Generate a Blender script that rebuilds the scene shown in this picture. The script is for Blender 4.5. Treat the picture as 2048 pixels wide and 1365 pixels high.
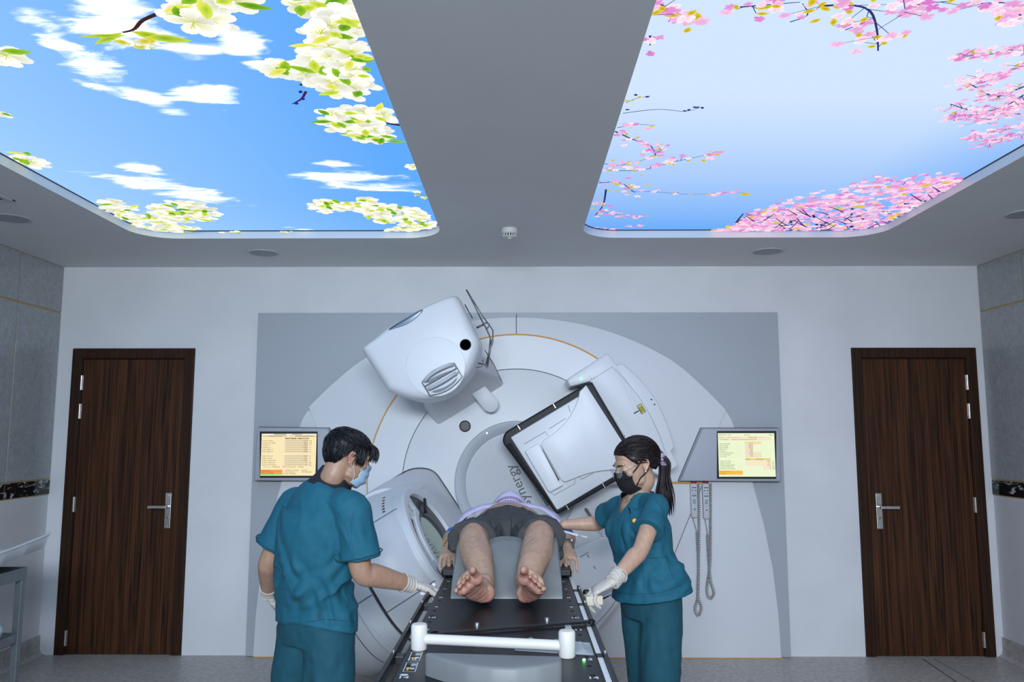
import bpy, bmesh, math, random
import numpy as np
from mathutils import Vector, Matrix, noise
random.seed(7)
S = bpy.context.scene
for o in list(bpy.data.objects): bpy.data.objects.remove(o)
COL = S.collection
PI = math.pi
# ------------------------------------------------------------------ camera
LENS = 28.0
F = 2048*LENS/36.0
PITCH = math.atan(186/F); YAW = math.atan(12/F); CH = 1.60
cd = bpy.data.cameras.new('camera'); cam = bpy.data.objects.new('camera', cd); COL.objects.link(cam)
cd.lens = LENS; cd.sensor_width = 36.0; cd.sensor_fit = 'HORIZONTAL'; cd.clip_start = .05
cam.location = (0, 0, CH); cam.rotation_euler = (PI/2+PITCH, 0, YAW)
S.camera = cam
# ------------------------------------------------------------------ world and exposure (light itself: the two backlit ceiling panels and an added rear fill)
w = bpy.data.worlds.new('world'); S.world = w; w.use_nodes = True
w.node_tree.nodes['Background'].inputs[0].default_value = (.5, .55, .65, 1)
w.node_tree.nodes['Background'].inputs[1].default_value = .02
S.view_settings.view_transform = 'Standard'; S.view_settings.look = 'None'
S.view_settings.exposure = 0.0; S.view_settings.gamma = 1.0; S.view_settings.use_curve_mapping = False
PANEL_LEFT = 1.3      # radiance scale of the two ceiling light panels
PANEL_RIGHT = 1.15
# one cool area light added, unseen, behind the camera to brighten the walls
for lx, lw in ((-.04, 2.4),):
    ld = bpy.data.lights.new('rear_fill_light', 'AREA'); ld.shape = 'RECTANGLE'; ld.size = lw; ld.size_y = .7; ld.energy = 128; ld.color = (.76, .87, 1.); ld.spread = math.radians(100)
    lo = bpy.data.objects.new('rear_fill_light', ld); COL.objects.link(lo); lo.location = (lx, -2.3, 2.62); lo.rotation_euler = (math.radians(76), 0, 0)
# ------------------------------------------------------------------ pixel -> place (camera geometry of the photograph)
_fw = np.array([-math.sin(YAW)*math.cos(PITCH), math.cos(YAW)*math.cos(PITCH), math.sin(PITCH)])
_rt = np.array([math.cos(YAW), math.sin(YAW), 0.]); _up = np.cross(_rt, _fw)
def ray(px, py): return _fw + _rt*((px-1024)/F) - _up*((py-682.5)/F)
def atY(px, py, Y):
    d = ray(px, py); t = Y/d[1]; return (d[0]*t, Y, CH+d[2]*t)
def atZ(px, py, Z):
    d = ray(px, py); t = (Z-CH)/d[2]; return (d[0]*t, d[1]*t, Z)
def xz(pts, Y): return [(atY(a, b, Y)[0], atY(a, b, Y)[2]) for a, b in pts]
# ------------------------------------------------------------------ materials
def mat(name, col, rough=.5, metal=0., noise_amt=0., nscale=20., bump=0., bscale=200., stretch=None, spec=None, coat=0., alpha=None, trans=0., sub=0., bdist=.002):
    m = bpy.data.materials.new(name); m.use_nodes = True
    nt = m.node_tree; b = nt.nodes['Principled BSDF']
    b.inputs['Base Color'].default_value = (*col, 1); b.inputs['Roughness'].default_value = rough; b.inputs['Metallic'].default_value = metal
    if spec is not None: b.inputs['Specular IOR Level'].default_value = spec
    if coat: b.inputs['Coat Weight'].default_value = coat; b.inputs['Coat Roughness'].default_value = .2
    if alpha is not None: b.inputs['Alpha'].default_value = alpha
    if trans: b.inputs['Transmission Weight'].default_value = trans
    if sub:
        b.inputs['Subsurface Weight'].default_value = sub; b.inputs['Subsurface Radius'].default_value = (.01, .004, .002); b.inputs['Subsurface Scale'].default_value = 1
    if noise_amt or bump:
        tc = nt.nodes.new('ShaderNodeTexCoord'); mp = nt.nodes.new('ShaderNodeMapping')
        nt.links.new(tc.outputs['Object'], mp.inputs[0])
        if stretch: mp.inputs['Scale'].default_value = stretch
    if noise_amt:
        n = nt.nodes.new('ShaderNodeTexNoise'); n.inputs['Scale'].default_value = nscale; n.inputs['Detail'].default_value = 6
        nt.links.new(mp.outputs[0], n.inputs[0])
        r = nt.nodes.new('ShaderNodeMapRange'); r.inputs[1].default_value = .25; r.inputs[2].default_value = .75
        r.inputs[3].default_value = 1-noise_amt; r.inputs[4].default_value = 1+noise_amt
        nt.links.new(n.outputs[0], r.inputs[0])
        v = nt.nodes.new('ShaderNodeVectorMath'); v.operation = 'SCALE'; v.inputs[0].default_value = col
        nt.links.new(r.outputs[0], v.inputs['Scale']); nt.links.new(v.outputs[0], b.inputs['Base Color'])
    if bump:
        n2 = nt.nodes.new('ShaderNodeTexNoise'); n2.inputs['Scale'].default_value = bscale; n2.inputs['Detail'].default_value = 4
        nt.links.new(mp.outputs[0], n2.inputs[0])
        bp = nt.nodes.new('ShaderNodeBump'); bp.inputs['Strength'].default_value = bump; bp.inputs['Distance'].default_value = bdist
        nt.links.new(n2.outputs[0], bp.inputs['Height']); nt.links.new(bp.outputs[0], b.inputs['Normal'])
    return m
def ramp_mat(name, c0, c1, scale, stretch, rough=.5, lo=.35, hi=.65, detail=8, bump=0., distort=0., coat=0., spec=None):
    m = bpy.data.materials.new(name); m.use_nodes = True; nt = m.node_tree; b = nt.nodes['Principled BSDF']
    b.inputs['Roughness'].default_value = rough
    if coat: b.inputs['Coat Weight'].default_value = coat
    if spec is not None: b.inputs['Specular IOR Level'].default_value = spec
    tc = nt.nodes.new('ShaderNodeTexCoord'); mp = nt.nodes.new('ShaderNodeMapping'); mp.inputs['Scale'].default_value = stretch
    nt.links.new(tc.outputs['Object'], mp.inputs[0])
    n = nt.nodes.new('ShaderNodeTexNoise'); n.inputs['Scale'].default_value = scale; n.inputs['Detail'].default_value = detail; n.inputs['Distortion'].default_value = distort
    nt.links.new(mp.outputs[0], n.inputs[0])
    r = nt.nodes.new('ShaderNodeValToRGB'); r.color_ramp.elements[0].position = lo; r.color_ramp.elements[1].position = hi
    r.color_ramp.elements[0].color = (*c0, 1); r.color_ramp.elements[1].color = (*c1, 1)
    nt.links.new(n.outputs[0], r.inputs[0]); nt.links.new(r.outputs[0], b.inputs['Base Color'])
    if bump:
        bp = nt.nodes.new('ShaderNodeBump'); bp.inputs['Strength'].default_value = bump; bp.inputs['Distance'].default_value = .003
        nt.links.new(n.outputs[0], bp.inputs['Height']); nt.links.new(bp.outputs[0], b.inputs['Normal'])
    return m
def emit(name, col, s=1.):
    m = bpy.data.materials.new(name); m.use_nodes = True; nt = m.node_tree; nt.nodes.clear()
    o = nt.nodes.new('ShaderNodeOutputMaterial'); e = nt.nodes.new('ShaderNodeEmission')
    e.inputs[0].default_value = (*col, 1); e.inputs[1].default_value = s; nt.links.new(e.outputs[0], o.inputs[0])
    return m
def emit_attr(name, s=1.):
    m = bpy.data.materials.new(name); m.use_nodes = True; nt = m.node_tree; nt.nodes.clear()
    o = nt.nodes.new('ShaderNodeOutputMaterial'); e = nt.nodes.new('ShaderNodeEmission'); a = nt.nodes.new('ShaderNodeVertexColor'); a.layer_name = 'print'
    e.inputs[1].default_value = s; nt.links.new(a.outputs[0], e.inputs[0]); nt.links.new(e.outputs[0], o.inputs[0]); m.cycles.emission_sampling = 'NONE'
    return m
M = {}
M['wall'] = mat('wall_paint', (.78, .78, .79), .75, noise_amt=.05, nscale=2.6, bump=.15, bscale=60)
M['ceil'] = mat('ceiling_paint', (.76, .76, .76), .85, noise_amt=.02, nscale=3, bump=.08, bscale=120)
M['wainscot'] = mat('lower_wall_panel', (.66, .65, .65), .5, noise_amt=.03, nscale=8)
M['floor'] = ramp_mat('vinyl_floor', (.33, .305, .28), (.54, .50, .46), 38, (1, 1, 1), .42, .3, .7, 10)
M['cove'] = ramp_mat('vinyl_cove', (.33, .305, .28), (.50, .46, .43), 38, (1, 1, 1), .5, .3, .7, 10)
M['tile'] = ramp_mat('stone_tile', (.30, .315, .32), (.43, .44, .44), 9, (1, 3, 3), .28, .3, .75, 10, distort=1.2)
M['brass'] = mat('brass_joint', (.46, .33, .13), .5, .2)
M['marble'] = ramp_mat('black_marble', (.006, .006, .008), (.5, .5, .52), 3.5, (1, 1.6, 6), .12, .56, .66, 9, distort=2.4)
M['wood'] = ramp_mat('walnut_veneer', (.012, .0042, .0018), (.105, .038, .014), 2.4, (26, 26, .55), .5, .32, .70, 8, bump=.04, distort=.8, spec=.22)
M['wood2'] = ramp_mat('walnut_frame', (.012, .0045, .002), (.055, .021, .009), 2.4, (30, 30, .6), .5, .3, .72, 8, bump=.04, spec=.22)
M['steel'] = mat('brushed_steel', (.62, .60, .56), .3, 1., noise_amt=.1, nscale=40)
M['chrome'] = mat('chrome', (.75, .76, .78), .15, 1.)
M['dark'] = mat('black_plastic', (.006, .0065, .008), .4)
M['black'] = mat('black_rubber', (.008, .008, .01), .55)
M['mw'] = mat('machine_white', (.74, .75, .77), .38, bump=.03, bscale=300)
M['mw2'] = mat('machine_offwhite', (.66, .67, .69), .42)
M['dsteel'] = mat('dark_steel_wire', (.16, .165, .17), .35, .7)
M['mgrey'] = mat('machine_grey', (.43, .455, .49), .45, bump=.04, bscale=300)
M['mon'] = mat('monitor_grey', (.41, .43, .48), .45, bump=.03, bscale=300)
M['lgrey'] = mat('light_grey_plastic', (.52, .54, .57), .4)
M['cgrey'] = mat('cassette_grey', (.40, .43, .47), .3)
M['orange'] = mat('orange_seam', (.70, .33, .07), .6)
M['seam'] = mat('dark_seam', (.05, .055, .06), .6)
M['lens'] = mat('blue_grey_window', (.22, .29, .38), .2)
M['cable'] = mat('grey_cable', (.38, .37, .37), .55)
# ------------------------------------------------------------------ geometry collector
class G:
    def __init__(s): s.v = []; s.f = []; s.c = []
    def add(s, v, f, c=None):
        n = len(s.v); s.v += [tuple(p) for p in v]; s.f += [tuple(i+n for i in q) for q in f]
        if c is not None: s.c += [c]*len(v) if not isinstance(c, list) else c
        return s
    def box(s, x0, x1, y0, y1, z0, z1):
        v = [(x, y, z) for z in (z0, z1) for y in (y0, y1) for x in (x0, x1)]
        return s.add(v, [(0, 2, 3, 1), (4, 5, 7, 6), (0, 1, 5, 4), (2, 6, 7, 3), (1, 3, 7, 5), (0, 4, 6, 2)])
    def obox(s, c, ax, ay, az):           # centre and three half-axis vectors
        c, ax, ay, az = map(np.array, (c, ax, ay, az))
        v = [c+i*ax+j*ay+k*az for k in (-1, 1) for j in (-1, 1) for i in (-1, 1)]
        return s.add(v, [(0, 2, 3, 1), (4, 5, 7, 6), (0, 1, 5, 4), (2, 6, 7, 3), (1, 3, 7, 5), (0, 4, 6, 2)])
    def loft(s, rings, caps=True, closed=True):
        n = len(rings[0]); b = len(s.v)
        for r in rings: s.v += [tuple(p) for p in r]
        for i in range(len(rings)-1):
            for j in range(n if closed else n-1):
                k = (j+1) % n
                s.f.append((b+i*n+j, b+i*n+k, b+(i+1)*n+k, b+(i+1)*n+j))
        if caps:
            s.f.append(tuple(b+j for j in reversed(range(n)))); e = b+(len(rings)-1)*n
            s.f.append(tuple(e+j for j in range(n)))
        return s
    def tube(s, path, r, n=8, caps=True, flat=None, hint=(0, 0, 1)):
        """path of points; r a number or one per point ((ra, rb) for ellipses; ra is along the hint direction)"""
        P = [np.array(p, float) for p in path]; m = len(P); rings = []
        prev = None
        for i in range(m):
            t = P[min(i+1, m-1)]-P[max(i-1, 0)]; t /= (np.linalg.norm(t)+1e-9)
            if prev is None:
                h = np.array(hint, float); u = h-t*h.dot(t)
                if np.linalg.norm(u) < .05: h = np.array((1., 0, 0)); u = h-t*h.dot(t)
            else: u = prev-t*prev.dot(t)
            u /= np.linalg.norm(u); prev = u; w_ = np.cross(t, u)
            ri = r[i] if isinstance(r, (list, tuple)) else r
            ra, rb = ri if isinstance(ri, (list, tuple)) else (ri, ri)
            rings.append([P[i]+u*ra*math.cos(a)+w_*rb*math.sin(a) for a in (2*PI*k/n for k in range(n))])
        return s.loft(rings, caps)
    def ell(s, c, r, n=16, m=10, R=None):
        c = np.array(c, float); v = []; f = []
        R = np.eye(3) if R is None else R
        for i in range(1, m):
            th = PI*i/m
            for j in range(n):
                p = np.array((r[0]*math.sin(th)*math.cos(2*PI*j/n), r[1]*math.sin(th)*math.sin(2*PI*j/n), r[2]*math.cos(th)))
                v.append(c+R@p)
        top = len(v); v.append(c+R@np.array((0, 0, r[2]))); v.append(c-R@np.array((0, 0, r[2])))
        for i in range(m-2):
            for j in range(n):
                k = (j+1) % n; f.append((i*n+j, (i+1)*n+j, (i+1)*n+k, i*n+k))
        for j in range(n):
            k = (j+1) % n; f.append((top, j, k)); f.append((top+1, (m-2)*n+k, (m-2)*n+j))
        return s.add(v, f)
    def lathe(s, c, prof, axis=(0, 0, 1), n=24, caps=True):
        c = np.array(c, float); a = np.array(axis, float); a /= np.linalg.norm(a)
        h = np.array((1., 0, 0)) if abs(a[0]) < .9 else np.array((0, 1., 0))
        u = h-a*h.dot(a); u /= np.linalg.norm(u); w_ = np.cross(a, u)
        return s.loft([[c+a*t+u*r*math.cos(2*PI*k/n)+w_*r*math.sin(2*PI*k/n) for k in range(n)] for r, t in prof], caps)
    def plate(s, pts, y0, y1, rnd=0., seg=3):
        """outline pts (x, z) facing the camera: front face at y0 (rounded by rnd), back at y1"""
        if area2(pts) < 0: pts = pts[::-1]
        rings = [[(x, y1, z) for x, z in pts]]
        if rnd > 0:
            rings.append([(x, y0+rnd, z) for x, z in pts])
            for k in range(1, seg+1):
                a = PI/2*k/seg; q = inset(pts, rnd*(1-math.cos(a)))
                rings.append([(x, y0+rnd*(1-math.sin(a)), z) for x, z in q])
        else: rings.append([(x, y0, z) for x, z in pts])
        return s.loft(rings)
    def slab(s, pts, z0, z1):
        if area2(pts) < 0: pts = pts[::-1]
        return s.loft([[(x, y, z0) for x, y in pts], [(x, y, z1) for x, y in pts]])
def area2(p): return sum(p[i][0]*p[(i+1) % len(p)][1]-p[(i+1) % len(p)][0]*p[i][1] for i in range(len(p)))
def inset(pts, d):
    n = len(pts); out = []; sgn = 1 if area2(pts) > 0 else -1
    for i in range(n):
        p0, p1, p2 = (np.array(pts[(i+k) % n], float) for k in (-1, 0, 1))
        a = p1-p0; b = p2-p1; a /= np.linalg.norm(a)+1e-9; b /= np.linalg.norm(b)+1e-9
        na = np.array((-a[1], a[0]))*sgn; nb = np.array((-b[1], b[0]))*sgn
        m_ = na+nb; l = np.linalg.norm(m_)
        m_ = na if l < .3 else m_/l
        k = min(2., 1/max(.35, m_.dot(na)))
        out.append(tuple(p1+m_*d*k))
    return out
def round_poly(pts, r, seg=5):
    n = len(pts); out = []
    for i in range(n):
        p0, p1, p2 = (np.array(pts[(i+k) % n], float) for k in (-1, 0, 1))
        ri = r[i] if isinstance(r, (list, tuple)) else r
        a = p0-p1; b = p2-p1; la = np.linalg.norm(a); lb = np.linalg.norm(b)
        d = min(ri, la*.45, lb*.45)
        if d < 1e-5: out.append(tuple(p1)); continue
        A = p1+a/la*d; B = p1+b/lb*d
        for k in range(seg+1):
            t = k/seg; out.append(tuple((1-t)**2*A+2*t*(1-t)*p1+t*t*B))
    return out
def spline(pts, n=6, closed=False):
    P = [np.array(p, float) for p in pts]; m = len(P); out = []
    for i in range(m if closed else m-1):
        if closed: a, b, c, d = (P[(i+k) % m] for k in (-1, 0, 1, 2))
        else: a, b, c, d = P[max(i-1, 0)], P[i], P[i+1], P[min(i+2, m-1)]
        for k in range(n):
            t = k/n; out.append(tuple(.5*((2*b)+(-a+c)*t+(2*a-5*b+4*c-d)*t*t+(-a+3*b-3*c+d)*t**3)))
    if not closed: out.append(tuple(P[-1]))
    return out
# ------------------------------------------------------------------ objects
WLOC = {}
def _link(name, me, m, parent, base):
    o = bpy.data.objects.new(name, me); COL.objects.link(o)
    if m: me.materials.clear(); me.materials.append(m)
    if parent is not None: o.parent = parent; WLOC[o] = WLOC[parent]
    else: o.location = base; WLOC[o] = np.array(base, float)
    return o
def obj(name, g, m, parent=None, smooth=False, bevel=0., base=None, label=None, auto=None, kind=None):
    v = np.array(g.v, float).reshape(-1, 3)
    if parent is not None: b = WLOC[parent]
    elif base is not None: b = np.array(base, float)
    else: b = np.array(((v[:, 0].min()+v[:, 0].max())/2, (v[:, 1].min()+v[:, 1].max())/2, v[:, 2].min()))
    me = bpy.data.meshes.new(name); me.from_pydata([tuple(p) for p in v-b], [], g.f); me.update()
    if g.c:
        at = me.color_attributes.new('print', 'FLOAT_COLOR', 'POINT')
        at.data.foreach_set('color', np.array([(*c, 1) for c in g.c], 'f').ravel())
    bm = bmesh.new(); bm.from_mesh(me); bmesh.ops.recalc_face_normals(bm, faces=bm.faces); bm.to_mesh(me); bm.free()
    if smooth or auto:
        me.shade_smooth()
        if auto: me.set_sharp_from_angle(angle=math.radians(auto))
    o = _link(name, me, m, parent, b)
    if bevel:
        md = o.modifiers.new('bevel', 'BEVEL'); md.width = bevel; md.segments = 2; md.limit_method = 'ANGLE'; md.angle_limit = math.radians(40)
    if label: o['label'] = label
    if kind: o['kind'] = kind
    return o
def tag(o, label, cat, group=None):
    o['label'] = label; o['category'] = cat
    if group: o['group'] = group
    return o
def thing(name, label, cat, loc, group=None):
    o = bpy.data.objects.new(name, None); COL.objects.link(o); o.location = loc; o.empty_display_size = .05
    WLOC[o] = np.array(loc, float); return tag(o, label, cat, group)
def struct(name, g, m, **k):
    o = obj(name, g, m, **k); o['kind'] = 'structure'; return o
def dup(o, parent, delta=(0, 0, 0)):       # one more copy of a part that shares its mesh
    c = o.copy(); COL.objects.link(c); c.parent = parent; c.location = Vector(o.location)+Vector(delta); WLOC[c] = WLOC[parent]; return c
_txt = {}
def text(body, size, org, ux, uy, align='CENTER', off=0.):
    """flat lettering as a mesh: org the anchor, ux / uy unit vectors of the reading and up directions"""
    cu = bpy.data.curves.new('t', 'FONT'); cu.body = body; cu.size = size; cu.align_x = align; cu.align_y = 'CENTER'; cu.resolution_u = 3
    if off: cu.offset = off
    ob = bpy.data.objects.new('t', cu); me = ob.to_mesh()
    g = G(); o_, x_, y_ = (np.array(a, float) for a in (org, ux, uy))
    g.add([o_+x_*v.co[0]+y_*v.co[1] for v in me.vertices], [tuple(p.vertices) for p in me.polygons])
    ob.to_mesh_clear(); bpy.data.objects.remove(ob); bpy.data.curves.remove(cu)
    return g
def remesh(g, voxel, smooth=4, keep=0.):
    """one continuous surface from overlapping closed shapes"""
    me = bpy.data.meshes.new('tmp'); me.from_pydata(g.v, [], g.f); me.update()
    bm = bmesh.new(); bm.from_mesh(me); bmesh.ops.recalc_face_normals(bm, faces=bm.faces); bm.to_mesh(me); bm.free()
    o = bpy.data.objects.new('tmp', me); COL.objects.link(o)
    r = o.modifiers.new('r', 'REMESH'); r.mode = 'VOXEL'; r.voxel_size = voxel; r.adaptivity = 0
    if smooth:
        sm = o.modifiers.new('s', 'SMOOTH'); sm.factor = .5; sm.iterations = smooth
    dg = bpy.context.evaluated_depsgraph_get(); dg.update()
    e = o.evaluated_get(dg); m2 = e.to_mesh()
    n = len(m2.vertices); v = np.empty(n*3); m2.vertices.foreach_get('co', v); nn = np.empty(n*3); m2.vertices.foreach_get('normal', nn)
    faces = [tuple(p.vertices) for p in m2.polygons]
    e.to_mesh_clear(); bpy.data.objects.remove(o); bpy.data.meshes.remove(me)
    return v.reshape(-1, 3), nn.reshape(-1, 3), faces
# ================================================================== THE ROOM
XL, XR, YB, YF, ZC = -3.5, 3.51, 6.0, -2.6, 2.875
DL = (-3.382, -2.45); DR = (2.513, 3.45); DH = 2.247
g = G().box(XL-.15, XR+.15, YF-.15, YB+.15, -.1, 0.)
struct('floor', g, M['floor'])
g = G()
for a, b, z0 in ((XL-.15, DL[0], 0), (DL[0], DL[1], DH), (DL[1], DR[0], 0), (DR[0], DR[1], DH), (DR[1], XR+.15, 0)):
    g.box(a, b, YB, YB+.15, z0, ZC)
wall_back = struct('wall_back', g, M['wall'])
for D_ in (DL, DR): obj('door_reveal', G().box(D_[0]-.05, D_[1]+.05, YB+.15, YB+.2, 0, DH+.05), M['dark'], wall_back)
struct('wall_front', G().box(XL-.15, XR+.15, YF-.15, YF, 0, ZC), M['wall'])
# side walls: painted wainscot below, black marble band, stone tiles above with brass-coloured joints
for side, X, s in (('left', XL, 1), ('right', XR, -1)):
    wl = struct('wall_'+side, G().box(min(X, X-s*.15), max(X, X-s*.15), YF, YB, 0, ZC), M['wainscot'])
    e = .008
    bk = obj('joint_backing', G().box(min(X, X+s*.003), max(X, X+s*.003), YF, YB, 1.15, ZC), M['brass'], wl)
    def piece(name, y0, y1, z0, z1, m, th=e): return obj(name, G().box(min(X, X+s*th), max(X, X+s*th), y0, y1, z0, z1), m, wl, bevel=.0015)
    tw = .53; jo = .011; first = {}
    k = 0; y1 = YB-.003
    while y1 > YF+.1:
        y0 = max(YF, y1-tw+jo)
        for nm, z0, z1, m in (('tile', 2.515+jo, ZC-.004, M['tile']), ('tile', 1.272, 2.512, M['tile']), ('marble_tile', 1.158, 1.262, M['marble'])):
            if k == 0 or y0 == YF: o = piece(nm, y0, y1, z0, z1, m); first.setdefault(z0, o)
            else: dup(first[z0], wl, (0, -k*tw, 0))
        k += 1; y1 -= tw
    obj('wainscot_panel', G().box(min(X, X+s*.006), max(X, X+s*.006), YF, YB-.02, .14, 1.15), M['wainscot'], wl)
    g = G()
    prof = [(0, .14), (.012, .138), (.012, .05), (.02, .02), (.05, .001), (0, .001)]
    g.loft([[(X+s*a, y, b) for a, b in prof] for y in (YF, YB-.001)])
    bb = struct('baseboard_'+side, g, M['cove'], auto=40)
# ceiling with two round-cornered openings
LO = (-2.46, -.49, -.9, 5.1); RO = (.41, 2.335, -.9, 5.1)
def rrect(x0, x1, y0, y1, r, seg=8):
    out = []
    for cx, cy, a0 in ((x1-r, y1-r, 0), (x0+r, y1-r, PI/2), (x0+r, y0+r, PI), (x1-r, y0+r, 1.5*PI)):
        for k in range(seg+1):
            a = a0+PI/2*k/seg; out.append((cx+r*math.cos(a), cy+r*math.sin(a)))
    return out
LIP = .058
bm = bmesh.new()
def loop(pts, z):
    vs = [bm.verts.new((x, y, z)) for x, y in pts]; return vs, [bm.edges.new((vs[i], vs[(i+1) % len(vs)])) for i in range(len(vs))]
_, e0 = loop([(XL-.1, YF-.1), (XR+.1, YF-.1), (XR+.1, YB+.1), (XL-.1, YB+.1)], ZC)
ee = list(e0); lips = []
for R_ in (LO, RO):
    v1, e1 = loop(rrect(*R_, .24), ZC); ee += e1; lips.append(v1)
bmesh.ops.triangle_fill(bm, edges=ee, use_beauty=True)
for v1 in lips:
    v2 = [bm.verts.new((v.co.x, v.co.y, ZC+LIP)) for v in v1]
    for i in range(len(v1)):
        k = (i+1) % len(v1); bm.faces.new((v1[i], v1[k], v2[k], v2[i]))
me = bpy.data.meshes.new('ceiling'); bm.to_mesh(me); bm.free()
g = G(); g.add([tuple(v.co) for v in me.vertices], [tuple(p.vertices) for p in me.polygons]); g.box(XL-.15, XR+.15, YF-.15, YB+.15, ZC+.12, ZC+.2)
struct('ceiling', g, M['ceil'], base=(0, 0, ZC))
# doors
def door(n, x0, x1, hinge_left):
    d = bpy.data.objects.new('door_%d' % n, None); COL.objects.link(d); d.location = ((x0+x1)/2, YB, 0); WLOC[d] = np.array(d.location); d['kind'] = 'structure'
    fw, y0 = .075, YB-.012
    g = G()
    fr = [('x', x0, x0+fw), ('x', x1-fw, x1)]
    for q in ((x0+.002, x0+fw, y0, YB+.12, .002, DH-.002), (x1-fw, x1-.002, y0, YB+.12, .002, DH-.002), (x0+.002, x1-.002, y0+.0005, YB+.12, DH-fw, DH-.002)): obj('door_frame', G().box(*q), M['wood2'], d, bevel=.004)
    g = G(); a, b = x0+fw-.012, x1-fw+.012
    for q in ((a, a+.016, y0+.012, YB+.1, .002, DH-fw), (b-.016, b, y0+.012, YB+.1, .002, DH-fw), (a, b, y0+.012, YB+.1, DH-fw-.006, DH-fw+.012)): obj('door_stop', G().box(*q), M['wood2'], d, bevel=.003)
    leaf = obj('door_leaf', G().box(x0+fw+.007, x1-fw-.007, YB+.006, YB+.05, .006, DH-fw-.009), M['wood'], d, bevel=.002)
    hx = x0+fw+.004 if hinge_left else x1-fw-.004
    h0 = None
    for z in (1.985, 1.77, 1.08, .12):
        if h0 is None: h0 = obj('hinge', G().lathe((hx, YB-.004, z-.055), [(.009, 0), (.009, .11)], n=10).box(hx-.011, hx+.011, YB-.001, YB+.005, z-.055, z+.055), M['steel'], d, auto=40); zz = z
        else: dup(h0, d, (0, 0, z-zz))
    s = 1 if hinge_left else -1
    px = x1-fw-.075 if hinge_left else x0+fw+.075
    hp = obj('handle_plate', G().box(px-.022, px+.022, YB-.004, YB+.006, .905, 1.165), M['steel'], leaf, bevel=.003)
    g = G().lathe((px, YB-.06, 1.065), [(.011, 0), (.011, .062)], axis=(0, 1, 0), n=12)
    g.box(min(px+s*.012, px-s*.125), max(px+s*.012, px-s*.125), YB-.066, YB-.05, 1.054, 1.076)
    obj('handle_lever', g, M['steel'], leaf, bevel=.003)
    obj('keyhole', G().lathe((px, YB-.008, .985), [(.009, 0), (.009, .012)], axis=(0, 1, 0), n=12), mat('brass_lock%d' % n, (.4, .3, .1), .35, 1.), leaf)
    g = G()
    for z in (1.145, .92): g.lathe((px, YB-.0065, z), [(.005, 0), (.005, .006)], axis=(0, 1, 0), n=8)
    obj('screw', g, M['steel'], leaf, kind='stuff')
    return d
door(1, *DL, True); door(2, *DR, False)
# thresholds
q = [atZ(a, b, .003)[:2] for a, b in ((1846, 1319), (1868, 1319), (1975, 1380), (1935, 1380))]
fl = bpy.data.objects['floor']; obj('floor_strip', G().slab(q, .0003, .004), M['cove'], fl)
g = G()
for a, b in ((0, 3), (1, 2)): g.tube([(*q[a], .004), (*q[b], .004)], .0025, 5)
obj('strip_edge', g, M['seam'], fl, kind='stuff')
# ------------------------------------------------------------------ ceiling fittings
def speaker(px, py, label):
    x, y, _ = atZ(px, py, ZC)
    t = thing('ceiling_speaker', label, 'ceiling speaker', (x, y, ZC), 'round ceiling speakers')
    obj('rim', G().lathe((x, y, ZC-.007), [(.112, .0065), (.112, .002), (.104, 0), (.099, .002), (.099, .006)], n=40), mat('speaker_rim', (.6, .6, .6), .5), t, auto=40)
    obj('grille', G().lathe((x, y, ZC-.0045), [(.0985, 0), (.0985, .004)], n=40), M['spk'], t)
M['spk'] = mat('speaker_grille', (.40, .42, .44), .7, bump=.5, bscale=500)
speaker(527, 506, 'round ceiling speaker between the white blossom panel and the back wall, above the left monitor')
speaker(1535, 503, 'round ceiling speaker between the pink blossom panel and the back wall, above the right monitor')
speaker(22, 437, 'round ceiling speaker near the left wall beside the air vent')
speaker(2052, 428, 'round ceiling speaker at the right edge beside the pink panel')
x, y = -2.79, 4.06
t = thing('air_vent', 'dark slatted ceiling air vent at the left edge', 'air vent', (x, y, ZC))
x0, x1, y0, y1 = -3.32, -2.76, 3.6, 4.24
g = G(); b_ = .035
g.box(x0, x1, y0, y0+b_, ZC-.012, ZC-.0005); g.box(x0, x1, y1-b_, y1, ZC-.012, ZC-.0005); g.box(x0, x0+b_, y0, y1, ZC-.0118, ZC-.0005); g.box(x1-b_, x1, y0, y1, ZC-.0118, ZC-.0005)
obj('vent_frame', g, mat('vent_frame', (.55, .56, .57), .5), t, bevel=.003)
s0 = None
for k in range(14):
    yy = y0+b_+.012+k*.04
    if s0 is None: s0 = obj('vent_slat', G().obox(((x0+x1)/2, yy, ZC-.006), ((x1-x0)/2-b_, 0, 0), (0, .014, .004), (0, -.0004, .0012)), mat('vent_slat', (.10, .105, .11), .5), t)
    else: dup(s0, t, (0, k*.04, 0))
obj('vent_duct', G().box(x0+b_, x1-b_, y0+b_, y1-b_, ZC-.001, ZC-.0004), M['dark'], t)
# smoke detector
x, y, _ = atZ(1019, 458, ZC)
t = thing('smoke_detector', 'white round smoke detector on the ceiling between the light panels', 'smoke detector', (x, y, ZC))
obj('base', G().lathe((x, y, ZC), [(.05, -.0005), (.052, -.012), (.05, -.03), (.043, -.036)], n=32), mat('detector_white', (.68, .67, .64), .5), t, auto=35)
obj('louvre', G().lathe((x, y, ZC), [(.040, -.035), (.036, -.05)], n=32), M['dark'], t)
g = G()
for k in range(16):
    a = 2*PI*k/16; g.obox((x+.039*math.cos(a), y+.039*math.sin(a), ZC-.0425), (.0035*math.cos(a), .0035*math.sin(a), 0), (-.003*math.sin(a), .003*math.cos(a), 0), (0, 0, .0085))
obj('rib', g, bpy.data.materials['detector_white'], t, kind='stuff')
obj('cap', G().lathe((x, y, ZC), [(.041, -.048), (.036, -.054), (.012, -.058), (.01, -.064), (.003, -.066)], n=32), bpy.data.materials['detector_white'], t, auto=50)
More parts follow.
